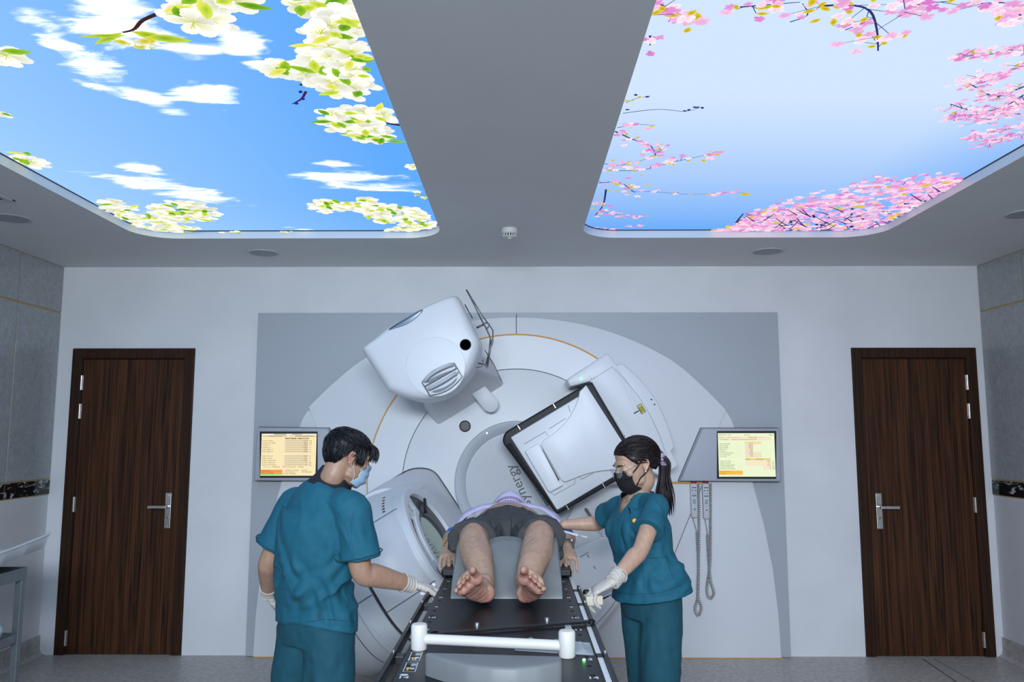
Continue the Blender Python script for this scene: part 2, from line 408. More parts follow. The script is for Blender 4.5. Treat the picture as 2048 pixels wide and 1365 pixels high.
# ================================================================== BACKLIT CEILING PANELS
ZP = ZC+LIP-.004
def sky_mat(name, strength, pale, deep, cloud, gx, gy, gmax, streak):
    """printed sky: pale in the middle, deeper blue at the edges, wisps of cloud where the print has them"""
    m = bpy.data.materials.new(name); m.use_nodes = True; nt = m.node_tree; nt.nodes.clear(); L = nt.links.new
    out = nt.nodes.new('ShaderNodeOutputMaterial'); e = nt.nodes.new('ShaderNodeEmission'); L(e.outputs[0], out.inputs[0])
    at = nt.nodes.new('ShaderNodeVertexColor'); at.layer_name = 'print'
    sep = nt.nodes.new('ShaderNodeSeparateColor'); L(at.outputs[0], sep.inputs[0])
    tc = nt.nodes.new('ShaderNodeTexCoord'); mp = nt.nodes.new('ShaderNodeMapping'); mp.inputs['Scale'].default_value = streak[0]; mp.inputs['Rotation'].default_value = (0, 0, streak[1])
    L(tc.outputs['Object'], mp.inputs[0])
    n = nt.nodes.new('ShaderNodeTexNoise'); n.inputs['Scale'].default_value = 2.2; n.inputs['Detail'].default_value = 9; n.inputs['Roughness'].default_value = .62; n.inputs['Distortion'].default_value = .5
    L(mp.outputs[0], n.inputs[0])
    ad = nt.nodes.new('ShaderNodeMath'); ad.operation = 'MULTIPLY_ADD'; L(n.outputs[0], ad.inputs[0]); ad.inputs[1].default_value = 1.9; L(sep.outputs[0], ad.inputs[2])
    mr = nt.nodes.new('ShaderNodeMapRange'); mr.interpolation_type = 'SMOOTHSTEP'; mr.inputs[1].default_value = 1.36; mr.inputs[2].default_value = 1.80; L(ad.outputs[0], mr.inputs[0])
    base = nt.nodes.new('ShaderNodeMix'); base.data_type = 'RGBA'; base.inputs['A'].default_value = (*deep, 1); base.inputs['B'].default_value = (*pale, 1); L(sep.outputs[1], base.inputs['Factor'])
    mx = nt.nodes.new('ShaderNodeMix'); mx.data_type = 'RGBA'; mx.inputs['B'].default_value = (*cloud, 1); L(mr.outputs[0], mx.inputs['Factor']); L(base.outputs['Result'], mx.inputs['A'])
    L(mx.outputs['Result'], e.inputs[0]); e.inputs[1].default_value = strength
    return m
def panel(name, label, R_, mask, m):
    x0, x1, y0, y1 = R_[0]-.03, R_[1]+.03, R_[2]-.03, R_[3]+.03
    t = thing(name, label, 'light panel', ((x0+x1)/2, (y0+y1)/2, ZP), 'backlit sky ceiling panels')
    nx, ny = 40, 120; g = G()
    X = np.linspace(x0, x1, nx); Y = np.linspace(y0, y1, ny)
    cols = []
    for y in Y:
        for x in X: g.v.append((x, y, ZP)); cols.append(mask(x, y))
    for j in range(ny-1):
        for i in range(nx-1): g.f.append((j*nx+i, j*nx+i+1, (j+1)*nx+i+1, (j+1)*nx+i))
    g.c = cols
    obj('printed_sky', g, m, t)
    obj('housing', G().box(x0-.02, x1+.02, y0-.02, y1+.02, ZP+.004, ZP+.05), M['lgrey'], t)
    lp = rrect(*R_, .24); lp = [(x, y, ZP-.003) for x, y in lp]; lp.append(lp[0]); 
    obj('edge_gasket', G().tube(lp, .0045, 5), mat(name+'_gasket', (.02, .03, .07), .5), t)
    return t
def blob(x, y, B):
    v = 0
    for cx, cy, rx, ry, a in B:
        dx, dy = x-cx, y-cy; c, s = math.cos(a), math.sin(a); u = (dx*c+dy*s)/rx; w_ = (-dx*s+dy*c)/ry
        v = max(v, 1-(u*u+w_*w_)*.5)
    return max(0, v)
# clouds of the left print: pixel centre, half sizes in px along/across, given as two end points and a width
def cloud_list(L_):
    B = []
    for (ax, ay, bx, by, wd) in L_:
        A = atZ(ax, ay, ZP); C_ = atZ(bx, by, ZP); dx, dy = C_[0]-A[0], C_[1]-A[1]; l = math.hypot(dx, dy)/2
        B.append(((A[0]+C_[0])/2, (A[1]+C_[1])/2, max(l, .02), wd, math.atan2(dy, dx)))
    return B
CL = cloud_list([(120, 110, 250, 160, .13), (60, 60, 150, 110, .06), (230, 170, 380, 235, .09), (150, 160, 240, 190, .05), (340, 170, 470, 205, .15), (300, 85, 440, 110, .10), (420, 70, 545, 100, .12), (470, 115, 560, 135, .07),
                 (160, 345, 480, 405, .16), (230, 325, 330, 350, .10), (600, 345, 840, 375, .22), (640, 325, 700, 335, .10), (560, 455, 640, 462, .04), (0, 5, 120, 60, .08), (110, 5, 330, 60, .22)])
mat_left = sky_mat('printed_sky_left', PANEL_LEFT, (.34, .55, .80), (.095, .32, .76), (1.2, 1.25, 1.3), 0, 0, 0, ((1.2, 3.4, 1), .45))
def mask_left(x, y):
    d = blob(x, y, CL)
    # general haze towards the lower left of the print
    h = max(0, min(1, (-x-.6)/1.9))*.75+max(0, min(1, (3.3-y)/2.5))*.0
    return (.78*d, min(1, h+.12*max(0, (y-4.4))), 0)
tl = panel('sky_light_panel', 'backlit ceiling panel printed with white blossom and clouded blue sky', LO, mask_left, mat_left)
mat_right = sky_mat('printed_sky_right', PANEL_RIGHT, (.57, .70, .88), (.12, .36, .84), (.95, .96, 1.), 0, 0, 0, ((1, 1, 1), 0))
def mask_right(x, y):
    p = 1-max(0, (y-3.0))/2.15
    q = 1-max(0, (x-1.75))/.75*max(0, min(1, (y-2.2)/1.5))*.7
    return (0, max(0., min(1., p))*max(0, q)**1.0, 0)
tr = panel('sky_light_panel', 'backlit ceiling panel printed with pink blossom around pale blue sky', RO, mask_right, mat_right)
# ---- printed blossom (flat print lying on the panels)
def inside(x, y, R_, r=.24, pad=.004):
    x0, x1, y0, y1 = R_[0]+pad, R_[1]-pad, R_[2]+pad, R_[3]-pad
    if not (x0 < x < x1 and y0 < y < y1): return False
    for cx, cy, sx, sy in ((x0+r, y1-r, -1, 1), (x1-r, y1-r, 1, 1)):
        if (x-cx)*sx > 0 and (y-cy)*sy > 0 and math.hypot(x-cx, y-cy) > r: return False
    return True
class Print:
    def __init__(s, R_): s.R = R_; s.g = G(); s.z = ZP-.0015
    def layer(s): s.z -= .0000015
    def fan(s, c, pts, col0, col1):
        if not all(inside(p[0], p[1], s.R) for p in pts): return
        s.layer(); n = len(pts)
        s.g.add([(c[0], c[1], s.z)]+[(p[0], p[1], s.z) for p in pts], [(0, i+1, (i+1) % n+1) for i in range(n)], [col0]+[col1]*n)
    def petal(s, c, a, l, w_, col0, col1):
        ca, sa = math.cos(a), math.sin(a); pr = [(0, .1), (.3, .75), (.62, 1.0), (.88, .72), (1.0, .22), (.97, -.05), (1.0, -.3), (.86, -.78), (.6, -1.), (.3, -.7), (0, -.1)]
        jit = random.uniform(.88, 1.1)
        pts = [(c[0]+ca*u*l-sa*v*w_*jit, c[1]+sa*u*l+ca*v*w_*jit) for u, v in pr]
        s.fan((c[0]+ca*l*.12, c[1]+sa*l*.12), pts, col0, col1)
    def leaf(s, c, a, l, w_, col0, col1):
        ca, sa = math.cos(a), math.sin(a); pr = [(0, 0), (.25, .8), (.5, 1), (.78, .6), (1, 0), (.75, -.55), (.5, -.85), (.25, -.7)]
        s.fan((c[0]+ca*l*.4, c[1]+sa*l*.4), [(c[0]+ca*u*l-sa*v*w_, c[1]+sa*u*l+ca*v*w_) for u, v in pr], col0, col1)
    def twig(s, pts, w0, w1, col):
        P = [np.array(p) for p in spline([p[:2] for p in pts], 4)]; n = len(P)
        for i in range(n-1):
            d = P[i+1]-P[i]; d = np.array((-d[1], d[0]))/(np.linalg.norm(d)+1e-9); a = w0+(w1-w0)*i/n; b = w0+(w1-w0)*(i+1)/n
            q = [tuple(P[i]+d*a), tuple(P[i+1]+d*b), tuple(P[i+1]-d*b), tuple(P[i]-d*a)]
            if all(inside(*p, s.R) for p in q): s.layer(); s.g.add([(p[0], p[1], s.z) for p in q], [(0, 1, 2, 3)], [col]*4)
    def white_flower(s, c, r):
        a0 = random.uniform(0, 2*PI)
        for k in range(5):
            t = random.uniform(.72, 1.12)
            s.petal(c, a0+k*2*PI/5+random.uniform(-.25, .25), r*random.uniform(.75, 1.15), r*.38, (.86*t, .88*t, .48*t), (1.16*t, 1.16*t, 1.10*t))
        for k in range(9):
            a = random.uniform(0, 2*PI); l = r*random.uniform(.2, .5)
            s.twig([c, (c[0]+math.cos(a)*l, c[1]+math.sin(a)*l)], r*.018, r*.012, (.55, .62, .05))
            s.fan((c[0]+math.cos(a)*l, c[1]+math.sin(a)*l), [(c[0]+math.cos(a)*l+r*.035*math.cos(b), c[1]+math.sin(a)*l+r*.035*math.sin(b)) for b in (0, 1.5, 3.1, 4.7)], (.75, .6, .03), (.7, .55, .03))
    def pink_flower(s, c, r, deep=None):
        a0 = random.uniform(0, 2*PI); t = random.random() if deep is None else deep
        base = np.array((1.0, .66, .84))*(1-t)+np.array((.78, .22, .66))*t; tip = base+np.array((.2, .32, .2))*(1-t)
        for k in range(5):
            s.petal(c, a0+k*2*PI/5+random.uniform(-.3, .3), r*random.uniform(.7, 1.15), r*.36, tuple(base*.9), tuple(tip*random.uniform(.9, 1.1)))
PL = Print(LO)
def px(p): return atZ(p[0], p[1], ZP)[:2]
def m_per_px(p): a = px(p); b = px((p[0]+1, p[1])); return abs(b[0]-a[0])
GREEN = [((.16, .40, .015), (.35, .62, .04)), ((.40, .60, .03), (.75, .85, .10)), ((.08, .28, .01), (.25, .52, .03)), ((.7, .72, .04), (.9, .9, .2))]
def white_cluster(cx, cy, rx, ry, n, r, leaves=4, fill=True):
    n = max(1, int(n*.8)); leaves = int(leaves*1.5); r *= .95
    for k in range(n):
        a = random.uniform(0, 2*PI); q = math.sqrt(random.random())*.85
        c = px((cx+rx*q*math.cos(a), cy+ry*q*math.sin(a))); PL.white_flower(c, r*random.uniform(.8, 1.15))
    for k in range(leaves):
        a = random.uniform(0, 2*PI); q = math.sqrt(random.random())*.8
        c = px((cx+rx*q*math.cos(a), cy+ry*q*math.sin(a))); c0, c1 = random.choice(GREEN)
        PL.leaf(c, random.uniform(0, 2*PI), r*random.uniform(.7, 1.5), r*.27, c0, c1)
BR = (.05, .018, .02)
PL.twig([px(p) for p in ((320, 25), (285, 40), (268, 58), (245, 64))], .009, .004, BR)
PL.twig([px(p) for p in ((725, 82), (705, 108), (655, 140), (600, 170))], .011, .005, BR)
PL.twig([px(p) for p in ((612, 182), (604, 196), (590, 205), (584, 207))], .006, .003, (.06, .02, .09))
for p in ((600, 186), (605, 200), (592, 209)): PL.leaf(px(p), -1.2, .03, .009, (.02, .02, .2), (.03, .03, .3))
PL.twig([px(p) for p in ((800, 250), (765, 245), (735, 240))], .009, .004, BR)
PL.twig([px(p) for p in ((850, 438), (800, 420), (740, 418), (690, 412))], .006, .003, BR)
PL.twig([px(p) for p in ((300, 455), (330, 425), (380, 420))], .006, .003, BR)
for a in ((245, 64, 2.6, .16, .018), (255, 70, 3.1, .17, .014), (262, 62, .5, .13, .03), (290, 72, .2, .15, .03), (275, 80, 1.2, .07, .02)):
    PL.leaf(px(a[:2]), a[2], a[3], a[4], (.22, .42, .02), (.62, .75, .06))
for p in ((258, 86), (290, 90), (305, 86), (280, 84)): PL.white_flower(px(p), .03); PL.leaf(px(p), random.uniform(0, 6), .05, .02, (.5, .5, .03), (.85, .75, .12))
white_cluster(385, 15, 85, 26, 13, .085, 6); white_cluster(415, 38, 40, 14, 5, .09, 1); white_cluster(440, 2, 40, 10, 4, .085, 3)
white_cluster(0, 95, 34, 26, 5, .10, 1); white_cluster(4, 228, 8, 6, 1, .05, 1); white_cluster(45, 318, 44, 15, 12, .075, 6)
white_cluster(640, 8, 75, 18, 12, .08, 6); white_cluster(690, 40, 40, 45, 14, .085, 5); white_cluster(650, 75, 32, 20, 7, .08, 3)
white_cluster(620, 130, 75, 32, 24, .085, 7); white_cluster(690, 165, 48, 28, 13, .085, 4); white_cluster(715, 120, 25, 40, 8, .07, 6)
white_cluster(695, 235, 62, 24, 20, .075, 8); white_cluster(755, 262, 45, 24, 12, .075, 6); white_cluster(765, 225, 25, 14, 5, .07, 2)
white_cluster(820, 330, 14, 14, 3, .05, 1); white_cluster(840, 388, 20, 10, 3, .03, 7)
white_cluster(650, 408, 40, 14, 13, .07, 5); white_cluster(720, 406, 52, 16, 15, .075, 7); white_cluster(780, 424, 60, 22, 26, .075, 12); white_cluster(830, 440, 42, 22, 20, .075, 8); white_cluster(805, 453, 40, 8, 10, .06, 4)
white_cluster(225, 418, 52, 24, 28, .075, 9); white_cluster(290, 438, 58, 26, 30, .075, 8); white_cluster(370, 418, 74, 22, 34, .08, 11); white_cluster(340, 453, 66, 11, 18, .065, 5)
white_cluster(130, 383, 20, 6, 4, .04, 6); white_cluster(470, 461, 45, 5, 9, .05, 6); white_cluster(570, 460, 25, 5, 4, .035, 7); white_cluster(420, 465, 40, 3, 6, .05, 3)
obj('printed_blossom', PL.g, emit_attr('white_blossom_print', 1.0), tl)
PL = PR = Print(RO)
DK = (.03, .035, .16)
def pink_branch(pts, n, spread, r, leafy=.25, w_=.004, mpts=None):
    n = int(n*(.7 if r >= .034 else 1)); r *= .62; spread *= .8
    P = [px(p) for p in pts]; PR.twig(P, w_, w_*.4, DK)
    sp = spline(P, 12)
    for k in range(n):
        c = random.choice(sp); q = (c[0]+random.gauss(0, spread), c[1]+random.gauss(0, spread))
        if random.random() < .35: PR.twig([c, q], .0016, .001, DK)
        if random.random() < leafy: PR.leaf(q, random.uniform(0, 2*PI), r*random.uniform(1.2, 2.2), r*.5, (.48, .36, .01), (.85, .66, .05))
        else: PR.pink_flower(q, r*random.uniform(.7, 1.3))
# left fringe of the right print
pink_branch([(1312, 2), (1340, 20), (1370, 50)], 34, .05, .045, .35); pink_branch([(1300, 70), (1300, 90)], 5, .03, .03, 0)
pink_branch([(1252, 205), (1270, 197), (1300, 190)], 3, .02, .022, .8, .002)
pink_branch([(1246, 226), (1315, 218), (1370, 222), (1405, 213)], 0, .02, .02, 0, .003)
for p in ((1270, 187), (1300, 192), (1366, 220), (1380, 217), (1388, 212), (1398, 212), (1405, 213), (1250, 218)): PR.leaf(px(p), random.uniform(0, 3), .022, .008, DK, (.04, .05, .3))
pink_branch([(1230, 262), (1265, 278), (1300, 290), (1312, 312)], 22, .045, .03, .35, .005)
pink_branch([(1235, 255), (1270, 248), (1310, 250)], 10, .03, .03, .1, .003)
pink_branch([(1205, 340), (1280, 340), (1340, 325), (1400, 312), (1436, 302)], 46, .035, .034, .35, .004)
pink_branch([(1200, 325), (1240, 330), (1290, 318), (1330, 295)], 30, .05, .032, .35, .003)
pink_branch([(1198, 365), (1240, 365), (1270, 385)], 34, .05, .034, .35, .005)
pink_branch([(1260, 382), (1310, 383), (1380, 388), (1450, 385), (1488, 384)], 7, .02, .03, .3, .003)
pink_branch([(1420, 388), (1470, 382)], 12, .02, .03, .15, .002); PR.leaf(px((1480, 386)), .3, .07, .03, (.55, .42, .02), (.8, .62, .05))
pink_branch([(1212, 378), (1206, 410), (1190, 430)], 16, .04, .03, .4, .006)
pink_branch([(1200, 420), (1240, 430), (1280, 432)], 20, .03, .032, .15, .003)
pink_branch([(1190, 458), (1230, 458)], 22, .025, .022, .05, .002); pink_branch([(1255, 452), (1285, 450)], 14, .02, .024, .05, .002)
# along the top
pink_branch([(1480, 12), (1530, 8), (1600, 2)], 26, .045, .035, .3); pink_branch([(1580, 42), (1615, 28), (1605, 5)], 3, .02, .02, 0, .003)
pink_branch([(1640, 10), (1700, 8), (1740, 20), (1754, 60), (1756, 100)], 60, .07, .04, .4, .006); pink_branch([(1690, 58), (1730, 42)], 2, .02, .02, 0, .003)
pink_branch([(1800, 30), (1830, 8), (1900, 0)], 30, .06, .04, .3, .004); pink_branch([(1960, 5), (2010, 3), (2048, 15)], 26, .05, .045, .1); pink_branch([(2035, 20), (2048, 40)], 14, .04, .05, .05)
# right fringe
for a in ([(2048, 90), (1990, 105), (1925, 108)], [(2048, 130), (1980, 150), (1935, 160)], [(2048, 170), (1990, 190), (1940, 165)], [(2048, 205), (1960, 220), (1900, 205)], [(2048, 225), (1960, 225), (1900, 232)], [(2048, 250), (1990, 260), (1945, 272)], [(2048, 265), (2000, 275), (1960, 285)], [(2048, 185), (2010, 210), (1970, 240)]):
    pink_branch(a, 70, .040, .024, .05, .005)
# pink tree along the far edge
TREE = [(1410, 462), (1470, 448), (1500, 425), (1560, 405), (1640, 390), (1700, 375), (1760, 350), (1800, 365), (1860, 352), (1895, 350), (1940, 360)]
def tree_top(x):
    for (a, b), (c, d) in zip(TREE, TREE[1:]):
        if a <= x <= c: return b+(d-b)*(x-a)/(c-a)
    return 999
for k in range(26):
    x = random.uniform(1470, 1850); y0 = min(464, 470-(max(0, x-1760))*.42)
    PR.twig([px((x, y0)), px((x+random.uniform(-14, 14), y0-18)), px((x+random.uniform(-40, 40), y0-40))], .011, .003, DK)
for pth in (((1810, 440), (1815, 410), (1800, 385), (1812, 360)), ((1730, 460), (1720, 430), (1690, 405)), ((1650, 460), (1640, 440), (1600, 415)), ((1560, 462), (1570, 440), (1550, 425))):
    PR.twig([px(p) for p in pth], .02, .005, DK)
cnt = 0
while cnt < 1700:
    x = random.uniform(1410, 1945); tt = tree_top(x); y0 = min(464, 470-(max(0, x-1760))*.55); y = tt+(y0-tt)*random.random()**.8
    if y > y0: continue
    cnt += 1; c = px((x, y))
    u = random.random()
    if u < .07: PR.leaf(c, random.uniform(0, 6.3), .06, .022, (.55, .42, .03), (.9, .7, .08))
    else: PR.pink_flower(c, random.uniform(.018, .034), min(1, max(0, random.gauss(.52, .3))))
for k in range(26):
    x = random.uniform(1500, 1880); tt = tree_top(x); y0 = min(458, 464-(max(0, x-1760))*.5); y0 = tt+(y0-tt)*random.uniform(.4, 1); sx = random.choice((-1, 1))*random.uniform(14, 34)
    PR.twig([px((x, y0)), px((x+sx*.4, y0-5)), px((x+sx, y0-random.uniform(8, 18)))], .006, .002, DK)
for k in range(90):
    x = random.uniform(1480, 1930); c = px((x, tree_top(x)+random.uniform(-14, 4))); PR.pink_flower(c, .02)
obj('printed_blossom', PR.g, emit_attr('pink_blossom_print', 1.0), tr)
# ================================================================== TREATMENT MACHINE: fixed covers on the back wall
GX, GZ = -.012, 1.244                       # gantry axis
def circ(cx, cz, r, n=96, a0=0., a1=2*PI): return [(cx+r*math.cos(a0+(a1-a0)*k/n), cz+r*math.sin(a0+(a1-a0)*k/n)) for k in range(n)]
cov = thing('machine_cover', 'grey and white wall cover behind the rotating radiotherapy machine', 'machine cover', (0, 5.98, 0))
for a, b in ((-1.972, -.012), (-.010, 1.962)):
    obj('backing_panel', G().box(a, b, 5.965, 5.999, .003, 2.513), M['mgrey'], cov, bevel=.003)
rr = [(1452, 822), (1462, 838), (1484, 895), (1505, 965), (1528, 1050), (1546, 1140), (1557, 1230), (1563, 1316)]
right = xz(rr, 5.95); right[-1] = (right[-1][0], .004)
left = [(2*GX-x, z) for x, z in right]
for pts in (right+[(GX+.002, .004), (GX+.002, 1.78)], [(GX-.002, 1.78), (GX-.002, .004)]+left[::-1]):
    obj('lower_cover', G().plate(pts, 5.945, 5.966, .004), M['mw'], cov, auto=40)
arcp = spline([(617, 815), (660, 773), (722, 722), (800, 682), (880, 655), (955, 640), (1033, 635), (1110, 640), (1190, 655), (1270, 683), (1345, 722), (1400, 768), (1452, 820)], 4)
AR = xz(arcp, 5.93)
half = len(AR)//2
for side in (0, 1):
    if side: pts = AR[half:]+[(1.30, 1.25), (GX+.0015, 1.25)]; pts[0] = (GX+.0015, pts[0][1])
    else: pts = [(GX-.0015, 1.25), (-1.325, 1.25)]+AR[:half+1]; pts[-1] = (GX-.0015, pts[-1][1])
    obj('arch_cover', G().plate(pts, 5.926, 5.946, .004), M['mw'], cov, auto=40)
obj('arch_seam', G().box(GX-.003, GX+.003, 5.9275, 5.94, 2.34, 2.48), M['seam'], cov)
obj('orange_strip', G().box(-1.41, -1.0, 5.924, 5.946, 1.238, 1.249), M['orange'], cov); obj('orange_strip', G().box(.98, 1.38, 5.924, 5.946, 1.238, 1.249), M['orange'], cov)
def annulus(r0, r1, y0, y1, a0, a1, n=96):
    g = G(); rings = []
    for k in range(n+1):
        a = a0+(a1-a0)*k/n; c, s = math.cos(a), math.sin(a)
        rings.append([(GX+r*c, y, GZ+r*s) for r, y in ((r0, y0), (r1, y0), (r1, y1), (r0, y1))])
    return g.loft(rings, caps=(a1-a0) < 6.28)
obj('ring_gap', annulus(1.09, 1.102, 5.92, 5.946, 0, PI), M['orange'], cov)
obj('ring_gap_lower', annulus(1.092, 1.1, 5.92, 5.946, PI, 2*PI), mat('lower_gap', (.45, .40, .34), .6), cov)
g = G()
g.tube([(x, 5.9425, z) for x, z in xz([(1406, 967), (1340, 1132)], 5.94)], .002, 6); g.tube([(x, 5.9425, z) for x, z in xz([(662, 967), (724, 1120)], 5.94)], .002, 6)
g.box(1.05, 1.053, 5.943, 5.946, .02, .1)
obj('panel_seam', g, M['seam'], cov, kind='stuff')
g = G().plate(xz([(764, 862), (766, 865), (768, 861)], 5.925), 5.9235, 5.928)
obj('angle_pointer', g, M['dark'], cov)
obj('floor_strip', G().box(-1.9, 1.9, 5.938, 5.962, .0005, .005), M['orange'], cov)
# ================================================================== the rotating gantry
ga = thing('radiotherapy_gantry', 'white radiotherapy machine with rotating drum, treatment head and imaging arms', 'radiotherapy machine', (GX, 5.9, .15))
TH = math.radians(211.5)
A2 = np.array((math.cos(TH), math.sin(TH))); B2 = np.array((math.cos(TH-PI/2), math.sin(TH-PI/2)))
def uv(u, v, y): p = np.array((GX, GZ))+A2*u+B2*v; return (p[0], y, p[1])
obj('drum_ring', annulus(.8395, 1.089, 5.905, 5.9255, 0, 2*PI), M['mw'], ga, auto=40)
obj('drum_seam', annulus(.832, .842, 5.912, 5.9255, 0, 2*PI), M['seam'], ga)
obj('drum_face', G().plate(circ(GX, GZ, .834, 128), 5.893, 5.9255, .006), M['mw'], ga, auto=40)
br = obj('bore_ring', G().lathe((GX, 5.89, GZ), [(.452, .004), (.452, -.006), (.446, -.012), (.40, -.013), (.362, .006)], axis=(0, 1, 0), n=96, caps=False), M['mgrey'], ga, auto=30)
obj('bore_disc', G().lathe((GX, 5.8915, GZ), [(.365, 0), (.365, .002)], axis=(0, 1, 0), n=96), mat('bore_disc', (.50, .52, .55), .4, bump=.03, bscale=300), ga)
g = G()
for (sx, sz) in xz([(974, 867), (921, 936), (923, 1010)], 5.885): g.lathe((sx, 5.873, sz), [(.007, 0), (.007, .006)], axis=(0, 1, 0), n=10)
obj('ring_screw', g, M['chrome'], br, kind='stuff')
tu = np.array((math.cos(math.radians(114)), 0, math.sin(math.radians(114)))); tv = np.array((-tu[2], 0, tu[0]))
cx, cz = xz([(1037, 972)], 5.886)[0]
obj('lettering', text('synergy', .105, (cx, 5.8905, cz), tu, tv), mat('letter_grey', (.07, .08, .09), .5), ga)
def port(px_, py_, Y, r, parent, name='black_port'):
    cx, cz = xz([(px_, py_)], Y)[0]
    p = obj(name, G().lathe((cx, Y, cz), [(r, .006), (r, -.002), (r*.86, -.004), (r*.82, -.001), (.0005, -.001)], axis=(0, 1, 0), n=28, caps=False), M['dark'], parent, auto=30)
    return p
port(930, 853, 5.889, .042, ga)
# ---- kV source, upper left
kz = 1820/400.
def Z1(pts): return [(700+a/kz, 560+b/kz) for a, b in pts]
src = spline(Z1([(118, 655), (132, 612), (240, 530), (360, 432), (500, 345), (660, 258), (790, 200), (900, 158), (952, 147), (990, 162), (1030, 225), (1085, 345), (1150, 480), (1188, 570), (1172, 690), (1100, 850), (985, 985), (860, 1065), (740, 1098), (620, 1100), (500, 1075), (362, 1022), (338, 995), (220, 815)]), 3, True)
SRC = xz(src, 5.04)
body = G(); rings = []
ctr = np.mean(np.array(SRC), 0)
def rsz(k, y): return [(ctr[0]+(x-ctr[0])*k, y, ctr[1]+(z-ctr[1])*k) for x, z in SRC]
if area2(SRC) < 0: SRC = SRC[::-1]
for d, y in ((.05, 5.46), (.012, 5.40), (0, 5.33), (0, 5.06), (.003, 5.035), (.010, 5.010), (.021, 4.990), (.036, 4.975), (.055, 4.966), (.085, 4.961)):
    k = 1-d*2.0; rings.append(rsz(k, y))
body.loft(rings)
ks = obj('xray_source', body, M['mw'], ga, smooth=True)
dc = xz([(871, 733)], 4.96)[0]
obj('source_dish', G().lathe((dc[0], 4.972, dc[1]), [(.190, .02), (.189, -.0095), (.184, -.0125), (.17, -.0135)], axis=(0, 1, 0), n=64), M['mw'], ks, auto=20)
YF1 = 4.955
cq = spline(Z1([(650, 937), (690, 880), (750, 828), (840, 785), (952, 754)]), 4)+spline(Z1([(1026, 882), (975, 945), (900, 1005), (820, 1040), (724, 1062)]), 4)
obj('cassette_gasket', G().plate(xz(cq, YF1), YF1-.002, YF1+.006), M['dark'], ks)
q1 = spline(Z1([(660, 937), (698, 886), (755, 838), (842, 795), (948, 763)]), 4)+Z1([(972, 800), (680, 968)])
q2 = Z1([(688, 978), (977, 812)])+spline(Z1([(1018, 882), (968, 940), (895, 997), (818, 1032), (730, 1052)]), 4)
for q in (q1, q2): obj('cassette', G().plate(xz(q, YF1-.002), YF1-.006, YF1-.001, .0015), M['cgrey'], ks)
for h in (([(690, 915), (740, 865), (830, 812), (920, 775), (928, 800)], 1), ([(728, 990), (800, 955), (880, 910), (955, 858), (975, 878)], 2)):
    hp = xz(Z1(h[0]), YF1-.01); dz = [0, .022, .03, .022, 0]
    outer = xz(Z1(h[0][:4]), YF1-.01)
    path = [(hp[0][0], YF1-.002, hp[0][1])]+[(x, YF1-.03-.012*math.sin(PI*i/3), z) for i, (x, z) in enumerate(hp[:4])]+[(hp[3][0]+.004, YF1-.002, hp[3][1]-.004)]
    obj('cassette_handle', G().tube(spline(path, 4), (.0125), 8), M['lgrey'], ks, smooth=True)
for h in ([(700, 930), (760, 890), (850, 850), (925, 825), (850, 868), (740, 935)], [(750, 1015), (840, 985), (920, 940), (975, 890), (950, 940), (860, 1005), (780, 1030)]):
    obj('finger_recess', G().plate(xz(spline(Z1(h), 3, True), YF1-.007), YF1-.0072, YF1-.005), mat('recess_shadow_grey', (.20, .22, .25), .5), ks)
g = G()
for p, q in (((948, 775), (962, 800)), ((978, 835), (990, 855))):
    (x0, z0), (x1, z1) = xz(Z1([p, q]), YF1-.008); g.tube([(x0, YF1-.0065, z0), (x1, YF1-.0065, z1)], .0022, 5)
obj('cassette_mark', g, M['dark'], ks, kind='stuff')
lw = spline(Z1([(358, 465), (440, 400), (530, 345), (610, 302), (672, 280), (655, 320), (600, 375), (520, 425), (430, 455)]), 3, True)
LW = xz(lw, 5.015)
obj('source_window', G().plate(LW, 4.9585, 5.03, .008), M['lens'], ks, auto=40)
port(931, 690, 4.962, .036, ks)
# foot joining the source to the drum
b0 = xz([(849, 818), (876, 851), (1009, 769), (983, 727)], 5.885); b1 = xz(Z1([(640, 1080), (760, 1090), (1150, 820), (1100, 640)]), 5.36); b1b = xz([(846, 812), (868, 838), (1002, 757), (978, 715)], 5.80)
g = G().loft([[(x, 5.892, z) for x, z in round_poly(b0, .03)], [(x, 5.80, z) for x, z in round_poly(b1b, .03)], [(x, 5.6, z) for x, z in round_poly([tuple(.45*np.array(a)+.55*np.array(b)) for a, b in zip(b1, b1b)], .03)], [(x, 5.38, z) for x, z in round_poly(b1, .03)]])
obj('source_arm', g, M['mw2'], ga, auto=35)
tg = Z1([(1062, 982), (1145, 868), (1245, 985)])+spline(Z1([(1345, 1095), (1352, 1145), (1320, 1195), (1270, 1207), (1225, 1185)]), 3)
obj('rounded_tab', G().plate(xz(tg, 5.775), 5.765, 5.80, .004), M['mw2'], ga, auto=40)
# wire rack hanging from the source
g = G()
def wire(pts, r=.0042, Y=5.1): g.tube([(x, Y+dy, z) for (x, z), dy in zip(xz(Z1([p[:2] for p in pts]), Y), [p[2] if len(p) > 2 else 0 for p in pts])], r, 6)
wire([(1058, 90), (1110, 190), (1150, 270), (1200, 372)]); wire([(1060, 90, .0), (1130, 200, .05), (1205, 320, .06), (1262, 400, .05), (1300, 460), (1300, 570), (1265, 660), (1250, 790)])
wire([(1200, 372), (1250, 460), (1285, 545), (1280, 620), (1250, 790)]); wire([(1215, 390, .04), (1275, 520, .04), (1265, 640, .04), (1235, 770, .04)]); wire([(1300, 570), (1285, 610), (1275, 600), (1290, 550)])
wire([(1150, 438), (1225, 402)], .007); wire([(1225, 390), (1270, 402), (1250, 445)]); wire([(1165, 760), (1225, 772), (1250, 805), (1255, 770)], .005); wire([(1150, 800), (1195, 790), (1215, 760), (1205, 730)], .003); wire([(1045, 225), (1080, 290), (1115, 350)], .004, 5.2)
